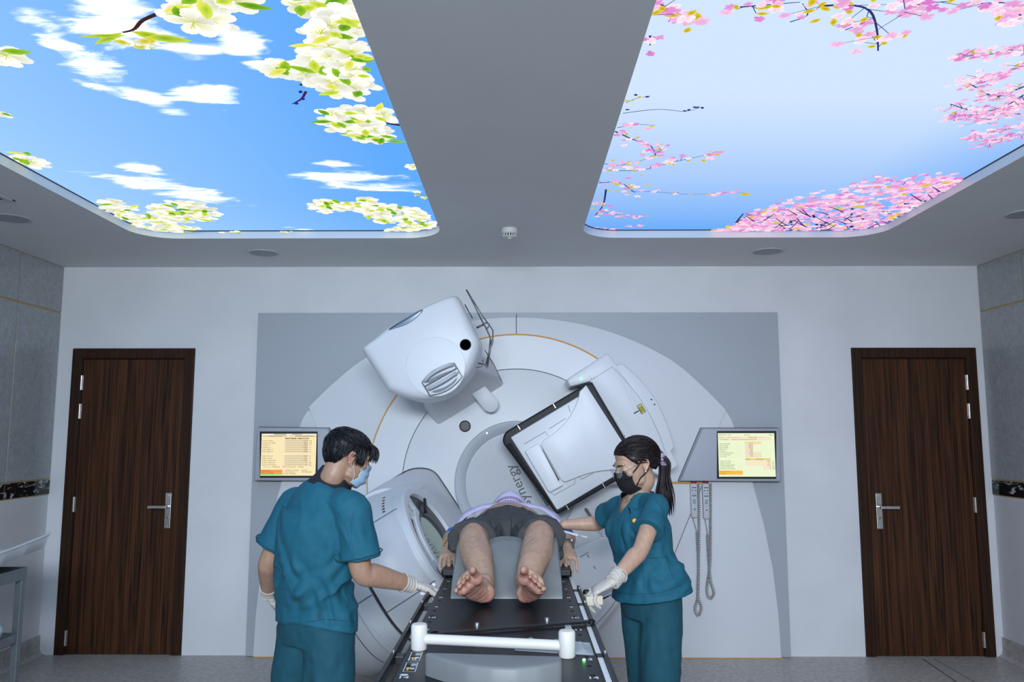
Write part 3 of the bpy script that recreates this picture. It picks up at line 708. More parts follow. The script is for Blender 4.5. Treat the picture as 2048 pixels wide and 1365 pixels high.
wire([(1220, 625, .1), (1300, 740, .3), (1358, 845, .75)], .003, 5.1)
obj('wire_rack', g, M['dsteel'], ks, smooth=True)
# ---- portal imager, upper right
k2 = 1796/500.
def Z2(pts): return [(980+a/k2, 680+b/k2) for a, b in pts]
Yc = 5.60
oc = round_poly(Z2([(550, 285), (848, 90), (912, 182), (952, 165), (1090, 290), (1200, 430), (1275, 600), (1328, 772), (1302, 800), (1357, 905), (1230, 985), (1080, 900), (880, 560), (720, 300), (575, 340)]), [6, 5, 4, 3, 14, 30, 30, 5, 2, 5, 5, 0, 0, 0, 6])
pc = obj('imager_arm_cover', G().plate(xz(oc, Yc), Yc, 5.905, .012), M['mw'], ga, auto=30)
g = G()
sg = Z2([(735, 285), (878, 195), (960, 275), (1065, 405), (1150, 540), (1215, 680), (1268, 830), (1180, 885)])
g.tube([(x, Yc, z) for x, z in xz(sg, Yc)], .0012, 5)
obj('cover_seam', g, M['seam'], pc)
cx, cz = xz(Z2([(655, 281)]), Yc-.001)[0]
obj('status_lamp', G().lathe((cx, Yc, cz), [(.011, .004), (.011, -.003), (.007, -.006)], axis=(0, 1, 0), n=16), emit('green_lamp', (.35, 1., .42), 1.6), pc, label='small glowing green status lamp')
g = G()
for p in ((1160, 430), (1182, 465), (728, 282), (755, 345), (858, 517), (966, 690)):
    cx, cz = xz(Z2([p]), Yc)[0]; g.lathe((cx, Yc-.0015, cz), [(.006 if p[0] > 1100 else .0035, 0), (.006 if p[0] > 1100 else .0035, .003)], axis=(0, 1, 0), n=10)
obj('fixing_hole', g, M['dark'], pc, kind='stuff')
lab = Z2([(1053, 477), (1084, 457), (1121, 517), (1089, 536)])
obj('label_border', G().plate(xz(lab, Yc), Yc-.0015, Yc+.001), M['dark'], pc)
obj('warning_label', G().plate(inset(xz(lab, Yc), .0035), Yc-.002, Yc+.001), mat('label_yellow', (.68, .60, .03), .5), pc, label='small yellow warning label')
g = G()
for k in range(5):
    a = Z2([(1062+k*5.5+4, 487-k*3.4+2), (1062+k*5.5+26, 487-k*3.4+38)]); (x0, z0), (x1, z1) = xz(a, Yc); g.tube([(x0, Yc-.0021, z0), (x1, Yc-.0021, z1)], .0012, 4)
(x0, z0), (x1, z1) = xz(Z2([(1033, 531), (1068, 511)]), Yc); g.tube([(x0, Yc-.001, z0), (x1, Yc-.001, z1)], .0042, 6)
obj('label_print', g, M['dark'], pc, kind='stuff')
Yb = 5.50
bf = round_poly(Z2([(735, 305), (690, 318), (105, 665), (85, 735), (483, 1260), (990, 968), (985, 735)]), [0, 3, 12, 14, 6, 4, 0])
pi_ = obj('imager_bumper', G().plate(xz(bf, Yb), Yb, 5.66, .014), M['black'], ga, auto=35)
g = G()
for k in range(46):
    t = k/46.; a = np.array((128, 755))+t*(np.array((425, 1195))-np.array((128, 755))); q = Z2([(a[0]-14+2, a[1]+8), (a[0]+22, a[1]-14)])
    (x0, z0), (x1, z1) = xz(q, Yb); g.tube([(x0, Yb-.0005, z0), (x1, Yb-.0005, z1)], .0035, 5)
obj('bumper_rib', g, M['dark'], pi_, kind='stuff')
obj('imager_arm', G().box(.15, .75, 5.62, 5.895, 1.25, 1.65), M['mw2'], ga, bevel=.02)
wp = round_poly(Z2([(148, 702), (640, 405), (672, 388), (945, 775), (945, 950), (482, 1226)]), [3, 0, 0, 0, 0, 4])
ip = obj('imager_panel', G().plate(xz(wp, Yb-.02), Yb-.028, Yb+.01, .008), M['mw'], ga, auto=35)
fp = spline(Z2([(645, 372), (625, 450), (570, 555), (490, 645), (380, 728)]), 4)+Z2([(366, 755), (515, 1012), (540, 1022)])+spline(Z2([(590, 1003), (690, 965), (800, 942), (910, 937)]), 4)+Z2([(962, 915), (958, 745), (690, 327)])
obj('imager_front_plate', G().plate(xz(fp, Yb-.06), Yb-.068, Yb-.02, .004), M['mw'], ip, auto=35)
hp = round_poly(Z2([(250, 800), (345, 745), (362, 765), (495, 1022), (527, 1045), (432, 1095), (418, 1085)]), 3)
obj('imager_handle', G().plate(xz(hp, Yb-.07), Yb-.08, Yb-.02, .004), M['mw'], ip, auto=35)
ds = Z2([(362, 775), (380, 790), (500, 1005), (492, 1020)])
obj('handle_slot', G().plate(xz(ds, Yb-.03), Yb-.031, Yb-.02), M['dark'], ip)
g = G()
for s_ in (([(245, 750), (400, 660), (415, 690)], ), ([(425, 640), (545, 565)], ), ([(440, 1100), (460, 1118), (610, 1035), (610, 1005)], ), ([(640, 985), (655, 1005), (740, 960)], ), ([(560, 470), (577, 520)], )):
    g.tube([(x, Yb-.028, z) for x, z in xz(Z2(s_[0]), Yb-.028)], .0022, 5)
obj('panel_groove', g, mat('groove_grey', (.30, .32, .35), .5), ip, kind='stuff')
for p in ((462, 475), (207, 630), (815, 1045), (556, 1205)):
    d = Z2([(p[0]-8, p[1]-14), (p[0]+10, p[1]+16)]); (x0, z0), (x1, z1) = xz(d, Yb-.004)
    obj('bumper_clip', G().tube([(x0, Yb-.003, z0), (x1, Yb-.003, z1)], .004, 6), M['steel'], pi_)
# ---- kV detector, lower right
Yd = 5.15
dt = round_poly([(1085, 1142), (1147, 1101), (1207, 1073), (1260, 1147), (1170, 1208), (1110, 1240)], [0, 6, 9, 10, 4, 4])
D = xz(dt, Yd)
kd = obj('detector_panel', G().plate(D, Yd, Yd+.035, .01), M['mw'], ga, auto=35)
obj('detector_edge', G().plate([(x+.006, z-.014) for x, z in D], Yd+.03, Yd+.085, .006), M['lgrey'], kd, auto=35)
g = G().tube([(x, Yd-.001, z) for x, z in xz([(1160, 1115), (1177, 1105)], Yd)], .0015, 5).tube([(x, Yd-.001, z) for x, z in xz([(1175, 1110), (1178, 1116)], Yd)], .002, 5).tube([(x, Yd-.001, z) for x, z in xz([(1188, 1133), (1191, 1139)], Yd)], .002, 5)
obj('detector_mark', g, M['seam'], kd, kind='stuff')
kb = round_poly([(1165, 1215), (1238, 1176), (1248, 1198), (1215, 1240), (1172, 1292), (1140, 1300), (1100, 1240)], [2, 8, 8, 20, 5, 4, 2])
lb = obj('detector_arm_cover', G().plate(xz(kb, 5.6), 5.6, 5.905, .02), M['mw'], ga, auto=35)
g = G().tube(spline([(x, 5.599, z) for x, z in xz([(1185, 1256), (1215, 1225), (1232, 1200), (1236, 1182)], 5.6)], 4), .0015, 5)
obj('cover_seam', g, M['seam'], lb)
g = G().tube([uv(-.05, -.42, 5.86), uv(-.13, -.62, 5.25)], .02, 8).tube([uv(-.33, -.42, 5.86), uv(-.33, -.66, 5.25)], .012, 8)
obj('detector_arm', g, M['mw2'], ga, smooth=True, kind='stuff')
# ---- treatment head, lower left: sections along the beam axis
US = [(.553, .335, 4.50), (.565, .372, 4.45), (.60, .405, 4.41), (.66, .432, 4.38), (.75, .455, 4.355), (.886, .478, 4.335), (.889, .470, 4.345), (.901, .470, 4.345), (.904, .480, 4.333), (1.0, .497, 4.325), (1.12, .502, 4.325), (1.22, .49, 4.345), (1.29, .455, 4.40), (1.33, .40, 4.48)]
def yfront(u, v):
    for (u0, h0, y0), (u1, h1, y1) in zip(US, US[1:]):
        if u0 <= u <= u1:
            t = (u-u0)/(u1-u0); h = h0+(h1-h0)*t; y = y0+(y1-y0)*t; break
    q = max(0, 1-abs(v/h)**3.0)**(1/3.0); return 5.5-(5.5-y)*q
def tilt(u, y): return .14*max(-.36, min(.4, 4.80-y))*max(0, min(1, (.70-u)/.14))
g = G(); rings = []
for u, h, y in US:
    r_ = []
    for k in range(37):
        a = PI*k/36; c, s_ = math.cos(a), math.sin(a)
        vv = h*math.copysign(abs(c)**(2/3.0), c); yy = 5.5-(5.5-y)*abs(s_)**(2/3.0); r_.append(uv(u+tilt(u, yy), vv, yy))
    r_.append(uv(u+tilt(u, 5.9), -h, 5.9)); r_.append(uv(u+tilt(u, 5.9), h, 5.9)); rings.append(r_)
g.loft(rings)
hd = obj('treatment_head', g, M['mw'], ga, auto=28)
ap = round_poly([(.43, -.44), (.47, .40), (.60, .49), (1.25, .49), (1.25, -.47), (.6, -.50)], [.12, .14, .1, .1, .1, .1], 6)
g = G(); rings = []
for y, sh in ((5.905, 0), (5.5, .02), (5.2, .05), (5.02, .12)):
    rings.append([uv(max(u, .0)+(sh if u < .8 else 0), v*(1-sh*.4), y) for u, v in ap])
g.loft(rings)
obj('head_arm', g, M['mw'], ga, auto=35)
obj('arm_gap', G().tube([uv(u, v, 5.893) for u, v in inset([(u, v) for u, v in ap], -.006)]+[uv(*inset(ap, -.006)[0], 5.893)], .005, 6), M['dark'], ga)
# grooves and seams lying on the head
def on_head(u, v, d=0.): p = uv(u, v, yfront(u, v)-d); return p
obj('head_groove', G().tube([on_head(.895, v, .003) for v in np.linspace(-.46, .46, 30)], .007, 6), M['seam'], hd)
g = G().tube([on_head(u, -.14, .0005) for u in np.linspace(.60, .885, 12)], .002, 5).tube([on_head(u, -.02, .0005) for u in np.linspace(.905, 1.25, 10)], .0022, 5).tube([on_head(u, .30, .0005) for u in np.linspace(.58, .885, 10)], .0018, 5).tube([on_head(1.08, v, .0005) for v in np.linspace(-.48, .0, 14)], .002, 5)
obj('head_seam', g, M['seam'], hd, kind='stuff')
obj('head_bead', G().tube([on_head(1.0, v, -.004) for v in np.linspace(-.49, .49, 30)], (.016), 8), M['mw'], hd, smooth=True)
g = G()
for k in range(6):
    p = on_head(.675, .392-.014*k, .001); g.obox(p, np.array(uv(1, 0, 0))*0+np.array((A2[0]*.008, 0, A2[1]*.008)), (0, .003, 0), (B2[0]*.0035, 0, B2[1]*.0035))
obj('vent_slot', g, mat('vent_red', (.10, .012, .012), .5), hd, kind='stuff')
# bezel ring facing the patient
hy = 4.80
def hp_(r, a, u): return uv(u+.14*r*math.cos(a), r*math.sin(a), hy-r*math.cos(a))
g = G(); rings = []
for k in range(73):
    a = 2*PI*k/72; rings.append([hp_(.375, a, .60), hp_(.372, a, .545), hp_(.36, a, .532), hp_(.325, a, .530), hp_(.318, a, .54), hp_(.318, a, .60)])
g.loft(rings, caps=False)
bz = obj('bezel_ring', g, M['mw'], hd, auto=35)
g = G(); rings = []
for k in range(41):
    a = -1.35+2.7*k/40; rings.append([hp_(.262, a, .536), hp_(.255, a, .528), hp_(.215, a, .528), hp_(.21, a, .536), hp_(.215, a, .55), hp_(.255, a, .55)])
g.loft(rings)
for a in (-1.3, -.25, .95, 1.32):
    rings = []
    for r in (.225, .25, .29, .33): w_ = .05-.02*math.sin(PI*(r-.225)/.105); rings.append([hp_(r, a-w_/2/.28, .531), hp_(r, a+w_/2/.28, .531), hp_(r, a+w_/2/.28, .552), hp_(r, a-w_/2/.28, .552)])
    g.loft(rings)
obj('touch_guard', g, M['mw'], bz, auto=35)
g = G(); rings = []
for k in range(73):
    a = 2*PI*k/72; rings.append([hp_(.318, a, .551), hp_(.20, a, .551), hp_(.185, a, .556)])
for i in range(72):
    b = len(g.v); g.add(rings[i]+rings[i+1], [(0, 3, 4, 1), (1, 4, 5, 2)])
obj('shadow_tray_plate', g, mat('dark_tray', (.05, .05, .055), .35), hd)
g = G(); rings = []
for k in range(73):
    a = 2*PI*k/72; rings.append([hp_(.205, a, .549), hp_(.20, a, .538), hp_(.185, a, .538), hp_(.18, a, .549)])
g.loft(rings, caps=False); obj('tray_ring', g, mat('tray_ring', (.12, .12, .13), .3, .5), hd, auto=35)
obj('beam_window', G().add([hp_(.186, 2*PI*k/48, .550) for k in range(48)], [tuple(range(48))]), mat('window_mirror', (.55, .62, .50), .06, .85), hd)
g = G().tube([hp_(.318, 2.2, .53), hp_(.20, 1.9, .53)], .01, 6).tube([hp_(.30, -1.6, .53), hp_(.2, -1.5, .53)], .008, 6)
obj('tray_clip', g, M['dark'], hd, kind='stuff')
# ================================================================== wall monitors
def monitor(pts, scr, slant_left, label, rows, sc):
    Y0 = 5.86; P = xz(pts, Y0)
    cx = sum(p[0] for p in P)/len(P); cz = min(p[1] for p in P)
    t = thing('wall_monitor', label, 'monitor', (cx, 5.93, cz))
    obj('housing', G().plate(P, Y0, 5.944, .012), M['mon'], t, auto=35)
    obj('rear_shadow_gap', G().plate(inset(P, -.004), 5.925, 5.944), M['dark'], t)
    q = xz(scr, Y0); obj('bezel', G().plate(inset(q, -.016), Y0-.003, Y0+.01, .002), M['dark'], t)
    x0, x1 = min(p[0] for p in q), max(p[0] for p in q); z0, z1 = min(p[1] for p in q), max(p[1] for p in q)
    s = obj('screen', G().box(x0, x1, Y0-.0045, Y0, z0, z1), emit('screen_'+('a' if slant_left else 'b'), sc, 1.), t)
    W_, H_ = x1-x0, z1-z0
    def pt(a, b): return (x0+a*W_, Y0-.005, z1-b*H_)
    def rect(nm, a, b, c, d, col, k=0):
        p, r = pt(a, b), pt(c, d); obj(nm, G().box(p[0], r[0], Y0-.0052-k, Y0-.0046, r[2], p[2]), emit('ink', col, 1.), s)
    lines = {}
    for kind, a, b, val, col in rows:
        if kind == 'rect': rect('screen_field', a, b, val[0], val[1], col)
    for kind, a, b, val, col in rows:
        if kind != 'rect':
            gg = text(val, H_*.046, (pt(a, b)[0], Y0-.0058, pt(a, b)[2]), (1, 0, 0), (0, 0, 1), 'LEFT' if kind == 'l' else 'RIGHT')
            gt = lines.setdefault(col, G()); gt.add(gg.v, gg.f)
    for col, gt in lines.items(): obj('screen_text', gt, emit('ink', col, 1.), s, kind='stuff')
    return t
ink = (.16, .12, .06); ink2 = (.10, .08, .05); pk = (.70, .57, .36); br_ = (.32, .25, .14)
rows = [('rect', 0, .005, (1, .03), (.85, .9, .85)), ('rect', .22, .006, (.45, .028), (.01, .23, .23)), ('rect', .55, .006, (.74, .028), (.01, .23, .23)), ('rect', .1, .045, (.38, .075), pk), ('rect', .6, .045, (1, .075), pk),
        ('rect', .43, .10, (.64, .13), br_), ('rect', .66, .10, (.86, .13), br_),
        ('l', .02, .06, 'Mode', ink), ('l', .13, .06, 'IMAGE ACQUISITION', ink2), ('l', .5, .06, 'Time', ink), ('l', .61, .06, 'IMAGE ACQUISITION', ink2), ('l', .5, .116, 'Set', (.8, .7, .5)), ('l', .73, .116, 'Actual', (.8, .7, .5))]
for k, (n, v, u_) in enumerate((('Gantry Angle', '121.6', 'deg'), ('Collimator Angle', '180.0', 'deg'), ('Fieldsize Y', '10.00', 'cm'), ('Fieldsize X', '+10.00', 'cm'), ('Field Offset Y', '0.00', 'cm'), ('Field Offset X', '+0.00', 'cm'), None, ('Table Vertical', '-20.0', 'cm'), ('Table Lateral', '-0.1', 'cm'), ('Table Longitudinal', '+70.0', 'cm'), ('Column Rotation', '0', 'deg'), ('Isocentric Rotation', '0', 'deg')) if False else [r if r else ('', '', '') for r in (('Gantry Angle', '121.6', 'deg'), ('Collimator Angle', '180.0', 'deg'), ('Fieldsize Y', '10.00', 'cm'), ('Fieldsize X', '+10.00', 'cm'), ('Field Offset Y', '0.00', 'cm'), ('Field Offset X', '+0.00', 'cm'), None, ('Table Vertical', '-20.0', 'cm'), ('Table Lateral', '-0.1', 'cm'), ('Table Longitudinal', '+70.0', 'cm'), ('Column Rotation', '0', 'deg'), ('Isocentric Rotation', '0', 'deg'))]):
    y = .17+k*.052
    if n: rows += [('rect', .43, y-.021, (.85, y+.017), (.72, .60, .40)), ('l', .02, y, n, ink), ('r', .845, y, v, ink2), ('l', .87, y, u_, ink)]
rows += [('l', .05, .79, 'Geometry', (.5, .4, .2)), ('l', .22, .79, 'Radiation', ink), ('l', .4, .79, 'MLC (Portrayed)', ink), ('l', .68, .79, 'Wedge', ink),
         ('rect', 0, .86, (.4, .94), (.95, .33, .08)), ('rect', 0, .945, (.4, .975), (.16, .72, .07)), ('l', .01, .88, 'Preparatory', (.4, .06, .01)), ('l', .01, .92, 'Start Incomplete', (.4, .06, .01)), ('l', .01, .96, 'Accelerator OK', (.02, .2, .01)),
         ('l', .45, .87, 'Collimator Angle', ink), ('l', .45, .91, 'No Selection', ink), ('l', .75, .87, 'Gantry', ink), ('l', .75, .91, 'No Selection', ink), ('l', .42, .95, 'Motors Enabled', ink)]
monitor([(514, 855), (655, 857), (705, 963), (507, 962)], [(524, 868), (631, 868), (631, 952), (524, 952)], False, 'grey wall monitor with a cream screen behind the male therapist', rows, (.97, .82, .50))
ik = (.16, .20, .10); pk = (.90, .74, .56); tn = (.55, .50, .20)
rows = [('l', .02, .04, 'BEAM 01, CW', ik), ('l', .46, .04, 'Clinical', ik), ('r', .98, .04, '08:46', ik), ('rect', .1, .075, (.95, .165), (.93, .80, .58)), ('l', .02, .10, 'Name', ik), ('l', .54, .10, 'Patient ID', ik), ('l', .02, .145, 'Description', ik), ('l', .24, .145, 'Head and Neck Enhanced CW', (.35, .2, .05)),
        ('rect', .14, .09, (.38, .108), (.55, .36, .15)), ('rect', .67, .09, (.8, .108), (.6, .42, .1)), ('rect', .47, .195, (.76, .225), (.85, .75, .25))]
for k, (n, v) in enumerate((('Gantry Angle', '121.0'), ('Coll Angle', '180.0'), ('Diap Angle', '180.0'), ('Direction', 'CW'), ('Frames', '360'), ('kV Panel Position', 'Small'), ('kV Collimator', 'S20'), ('kV Filter', 'F1'))):
    y = .24+k*.0425; rows += [('rect', .47, y-.02, (.62 if k not in (0, 5, 6, 7) else .76, y+.02), pk), ('l', .02, y, n, ik), ('r', .61, y, v, ik), ('rect', .02, y+.019, (.42, y+.022), (.70, .68, .40))]
for k, n in enumerate(('Table Vertical', 'Table Lateral', 'Table Longitudinal', 'Column Rotation', 'Isocentric Rotation')):
    y = .645+k*.0425; rows += [('rect', .47 if k < 3 else .78, y-.02, (.92, y+.02), (.94, .80, .62)), ('l', .02, y, n, ik), ('r', .915, y, ('20.0', '0.1', '70.3', '0', '0')[k], ik), ('l', .94, y, 'cm' if k < 3 else 'deg', ik), ('rect', .02, y+.019, (.42, y+.022), (.70, .68, .40))]
rows += [('rect', .47, .575, (.92, .622), (.80, .70, .25)), ('l', .48, .6, 'Move', ik), ('l', .66, .6, 'Assisted', ik), ('rect', 0, .86, (.42, .955), (.98, .52, .08)), ('l', .02, .885, 'Start Ready', (.5, .15, .01)), ('l', .02, .93, 'Inhibits', (.5, .15, .01))]
monitor([(1405, 857), (1560, 857), (1563, 964), (1360, 963)], [(1438, 867), (1548, 867), (1548, 954), (1438, 954)], True, 'grey wall monitor with a pale green screen behind the female therapist', rows, (.86, .95, .66))
# ================================================================== hand controllers hanging below the right monitor
def coil(path, r, turns, wr, n=10):
    P = spline(path, 24); m_ = int(turns*n); g = G(); pts = []
    L_ = [0]
    for a, b in zip(P, P[1:]): L_.append(L_[-1]+np.linalg.norm(np.array(b)-np.array(a)))
    for k in range(m_+1):
        s_ = L_[-1]*k/m_; i = max(0, min(len(P)-2, int(np.searchsorted(L_, s_))-1)); t_ = (s_-L_[i])/max(1e-9, L_[i+1]-L_[i])
        c = np.array(P[i])*(1-t_)+np.array(P[i+1])*t_; d = np.array(P[i+1])-np.array(P[i]); d /= np.linalg.norm(d); h = np.array((0, 1., 0)); e = np.cross(d, h); e /= np.linalg.norm(e)+1e-9
        a = 2*PI*k/n; pts.append(c+(e*math.cos(a)+h*math.sin(a))*r)
    return g.tube(pts, wr, 4)
def controller(pxl, lab, top, bot, cable, straight):
    Y0 = 5.915; (x0, z1), (x1, z0) = xz([(pxl[0], top), (pxl[1], bot)], Y0)
    t = thing('hand_controller', lab, 'hand controller', ((x0+x1)/2, Y0, z0), 'hand controllers under the monitor')
    bd = obj('body', G().plate(round_poly([(x0, z0), (x1, z0), (x1+.002, z1), (x0-.002, z1)], .006), Y0-.012, 5.944, .006), M['hc'], t, auto=40)
    obj('stop_button', G().lathe(((x0+x1)/2, Y0-.004, z1-.004), [(.022, .0), (.022, .008), (.012, .014)], n=20), mat('stop_red', (.5, .02, .02), .4), t, auto=40, label='red stop button')
    wd = x1-x0; hh = z1-z0; g = G()
    for b in (.14, .22, .37):
        for a in (.25, .5, .75):
            if b == .22 and a == .5: continue
            g.lathe((x0+a*wd, Y0-.016, z1-b*hh), [(.0045, 0), (.0045, .006)], axis=(0, 1, 0), n=8)
    g.lathe((x0+.5*wd, Y0-.016, z1-.76*hh), [(.005, 0), (.005, .006)], axis=(0, 1, 0), n=8)
    obj('blue_key', g, mat('key_blue', (.03, .04, .16), .4), t, kind='stuff')
    g = G()
    for b in (.30,):
        for a in (.25, .5, .75): g.lathe((x0+a*wd, Y0-.015, z1-b*hh), [(.0045, 0), (.0045, .006)], axis=(0, 1, 0), n=8)
    g.box(x0+.42*wd, x0+.58*wd, Y0-.0125, Y0-.01, z1-.665*hh, z1-.655*hh)
    obj('grey_key', g, M['cgrey'], t, kind='stuff')
    g = G().plate(round_poly([(x0+.26*wd, z1-.525*hh), (x0+.72*wd, z1-.525*hh), (x0+.72*wd, z1-.47*hh), (x0+.26*wd, z1-.47*hh)], .004), Y0-.017, Y0-.01, .002).plate(round_poly([(x0+.26*wd, z1-.59*hh), (x0+.72*wd, z1-.59*hh), (x0+.72*wd, z1-.54*hh), (x0+.26*wd, z1-.54*hh)], .004), Y0-.017, Y0-.01, .002)
    obj('green_key', g, mat('key_green', (.16, .42, .38), .4), t, kind='stuff')
    cb = [(x, 5.93, z) for x, z in xz(cable, 5.93)]
    obj('coiled_cable', coil(cb, .0095, 105, .0032), M['cable'], t, smooth=True)
    st = [(x, 5.933, z) for x, z in xz(straight, 5.933)]
    obj('straight_cable', G().tube(spline(st, 5), .004, 6), M['cable'], t, smooth=True)
M['hc'] = mat('controller_shell', (.62, .62, .64), .45)
controller((1381, 1395), 'white hand controller with coiled cable, the one nearer the female therapist', 966, 1036, [(1397, 966), (1398, 1020), (1398, 1080), (1397, 1140), (1396, 1190), (1403, 1215), (1397, 1232), (1390, 1218), (1396, 1192), (1397, 1130), (1394, 1066)], [(1386, 1037), (1390, 1052), (1394, 1066)])
controller((1405, 1419), 'white hand controller with coiled cable, the one nearer the right door', 966, 1038, [(1421, 968), (1421, 1020), (1421, 1080), (1420, 1130), (1414, 1180), (1420, 1198), (1428, 1186), (1421, 1160), (1417, 1110), (1415, 1070)], [(1410, 1039), (1413, 1055), (1415, 1070)])
# ================================================================== TREATMENT COUCH
ZT = .985; CX0, CX1 = -.32, .22
M['carbon'] = mat('couch_black', (.008, .010, .014), .38, spec=.22, noise_amt=.25, nscale=60, bump=.05, bscale=250)
M['print'] = mat('white_print', (.62, .64, .66), .5)
M['foam'] = mat('grey_vinyl_foam', (.175, .182, .185), .5, noise_amt=.06, nscale=14, bump=.12, bscale=160)
M['cream'] = mat('cream_plastic', (.66, .60, .47), .45)
co = thing('treatment_couch', 'black carbon fibre treatment couch with numbered edges and side rails', 'treatment couch', (-.05, 3.2, 0))
top = obj('table_top', G().slab(round_poly([(CX0, 1.985), (CX1, 1.985), (CX1, 4.78), (CX0, 4.78)], [.03, .03, .1, .1]), ZT-.05, ZT), M['carbon'], co, bevel=.006)
for X in (-.353, .245):
    obj('side_rail', G().box(X-.006, X+.006, 1.96, 3.34, ZT-.03, ZT+.002), M['dark'], co, bevel=.002)
    for Y in (2.02, 2.34, 2.70, 3.02, 3.28):
        a, b = (X+.006, CX0-.001) if X < 0 else (CX1+.001, X-.006)
        obj('rail_standoff', G().box(a, b, Y-.02, Y+.02, ZT-.028, ZT-.006), M['dark'], co, bevel=.002)
        obj('rail_bolt', G().lathe((X, Y, ZT+.0015), [(.0045, 0), (.0045, .003), (.003, .005)], n=10), M['steel'], co)
obj('frame_strip', G().box(CX1+.002, CX1+.0175, 2.05, 3.75, ZT-.05, ZT-.008), M['mw'], co)
obj('frame_strip', G().box(CX0-.014, CX0-.002, 2.05, 3.75, ZT-.05, ZT-.034), M['lgrey'], co)
for a, b, x in ((CX0-.012, CX0+.05, 0), (CX1-.05, CX1+.012, 1)):
    obj('edge_block', G().box(a, b, 3.53, 3.66, ZT+.001, ZT+.034), M['dark'], co, bevel=.008)
hg = G(); ng = G()
for k in range(5, 15):
    Y = 2.775-(k-10)*.166
    for x in (CX0+.028, CX1-.03):
        if x < 0 and k == 13: pass
        for dy, r in ((.018, .0075), (-.083+.018, .006)):
            if Y+dy > 2.0: hg.lathe((x, Y+dy, ZT+.0002), [(r, 0), (r, .0006)], n=12)
        t_ = text(str(k), .030, (x, Y-.006, ZT+.0008), (1, 0, 0), (0, 1, 0), off=.0006); ng.add(t_.v, t_.f)
obj('index_hole', hg, mat('hole_black', (.001, .001, .001), .8), top, kind='stuff'); obj('index_number', ng, M['print'], top, kind='stuff', label='white index numbers along the edges')
def flat(pts): return [atZ(a, b, ZT)[:2] for a, b in pts]
for pts, nm in (([(823, 1305), (846, 1305), (839, 1323), (816, 1323)], 'a'), ([(813, 1326), (837, 1326), (831, 1345), (805, 1345)], 'b')):
    q = flat(pts); out = G()
    qi = inset(q, .0022)
    for i in range(4):
        k = (i+1) % 4; out.add([(*q[i], ZT+.0007), (*q[k], ZT+.0007), (*qi[k], ZT+.0007), (*qi[i], ZT+.0007)], [(0, 1, 2, 3)])
    obj('warning_sticker', out, M['print'], top)
    q = np.array(q); c = q.mean(0); ex = (q[1]-q[0])/2; ey = (q[0]-q[3])/2
    p3 = lambda a, b: (*(c+ex*a+ey*b), ZT+.0007)
    obj('warning_triangle', G().add([p3(-.75, -.1), p3(.05, -.1), p3(-.35, -.85)], [(0, 1, 2)]), mat('sticker_yellow', (.75, .45, .03), .5), top)
    g = G()
    for b in (.65, .45, .25): g.add([p3(-.1, b-.06), p3(.8, b-.06), p3(.8, b+.06), p3(-.1, b+.06)], [(0, 1, 2, 3)])
    g.add([p3(.0, -.5), p3(.7, -.5), p3(.7, -.2), p3(.0, -.2)], [(0, 1, 2, 3)])
    obj('sticker_text', g, M['print'], top, kind='stuff')
x, y, _ = atZ(808, 1351, ZT)
obj('round_sticker', G().loft([[(x+.011*math.cos(a), y+.008*math.sin(a), ZT+z) for a in np.linspace(0, 2*PI, 24, False)] for z in (.0004, .0009)]), mat('oval_sticker', (.55, .60, .70), .4), top)
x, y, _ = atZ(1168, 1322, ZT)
obj('laser_spot_glow', G().ell((x, y, ZT+.002), (.0045, .0045, .003), 14, 8), emit('green_laser_glow', (.10, 1., .13), 12.), co, smooth=True, label='green laser spot on the couch top')  # laser light falling on the table top, imitated by a glowing green bead
x, y, _ = atZ(1135, 1256, ZT)
obj('index_plate', G().add([(*p, ZT+.0008) for p in flat([(1128, 1248), (1140, 1248), (1148, 1270), (1134, 1270)])], [(0, 1, 2, 3)]), M['lgrey'], top)
g = G().lathe((-.05, 3.75, .0), [(.42, .001), (.42, .04), (.36, .07), (.27, .09), (.25, .60), (.24, .86)], n=40)
obj('pedestal', g, M['mw2'], co, auto=35)
obj('carriage', G().box(-.27, .17, 2.7, 4.4, .86, ZT-.052), M['lgrey'], co, bevel=.02)
# control pads on the rails
x = .30
g = G().obox((.288, 3.225, .958), (.034, .012, 0), (-.008, .05, 0), (0, 0, .018))
cp = obj('control_pad', g, M['cream'], co, bevel=.005, label='cream control pad on the rail')
obj('control_knob', G().lathe((.268, 3.225, .976), [(.014, 0), (.013, .012), (.008, .016)], n=16), M['dark'], cp, auto=40)
g = G().obox((-.372, 3.29, .972), (.018, 0, 0), (0, .028, 0), (0, 0, .010))
cp = obj('control_pad', g, M['mw'], co, bevel=.004); obj('control_knob', G().ell((-.345, 3.345, .985), (.011, .011, .011), 12, 8), M['mw'], cp, smooth=True)
# ---- things on the couch
A = atZ(862, 1266, ZT+.012); B = atZ(1189, 1241, ZT+.012); A = np.array(A); B = np.array(B); d = (B-A)/np.linalg.norm(B-A); n_ = np.array((-d[1], d[0], 0))
ib = thing('indexing_bar', 'thin black indexing bar with two steel pins lying across the couch', 'indexing bar', (*((A+B)/2)[:2], ZT))
obj('bar', G().obox((A+B)/2+np.array((0, 0, -.003)), d*np.linalg.norm(B-A)/2, n_*.009, (0, 0, .004)), M['dark'], ib, bevel=.002)
for p in ((954, 1256), (1094, 1246)):
    c = np.array(atZ(*p, ZT+.013)); obj('pin', G().lathe((c[0], c[1], ZT+.012), [(.0075, -.004), (.0075, .014), (.006, .016)], n=14), M['chrome'], ib, auto=40)
for p, r in ((A+d*.01, .012), (B-d*.012, .010)):
    obj('end_lug', G().lathe((p[0], p[1], ZT+.002), [(r, 0), (r, .011)], n=16), M['dark'], ib, auto=40)
obj('bar_foot', G().obox(A+d*.02+np.array((0, 0, -.007)), d*.006, n_*.006, (0, 0, .0045)), M['brass'], ib)
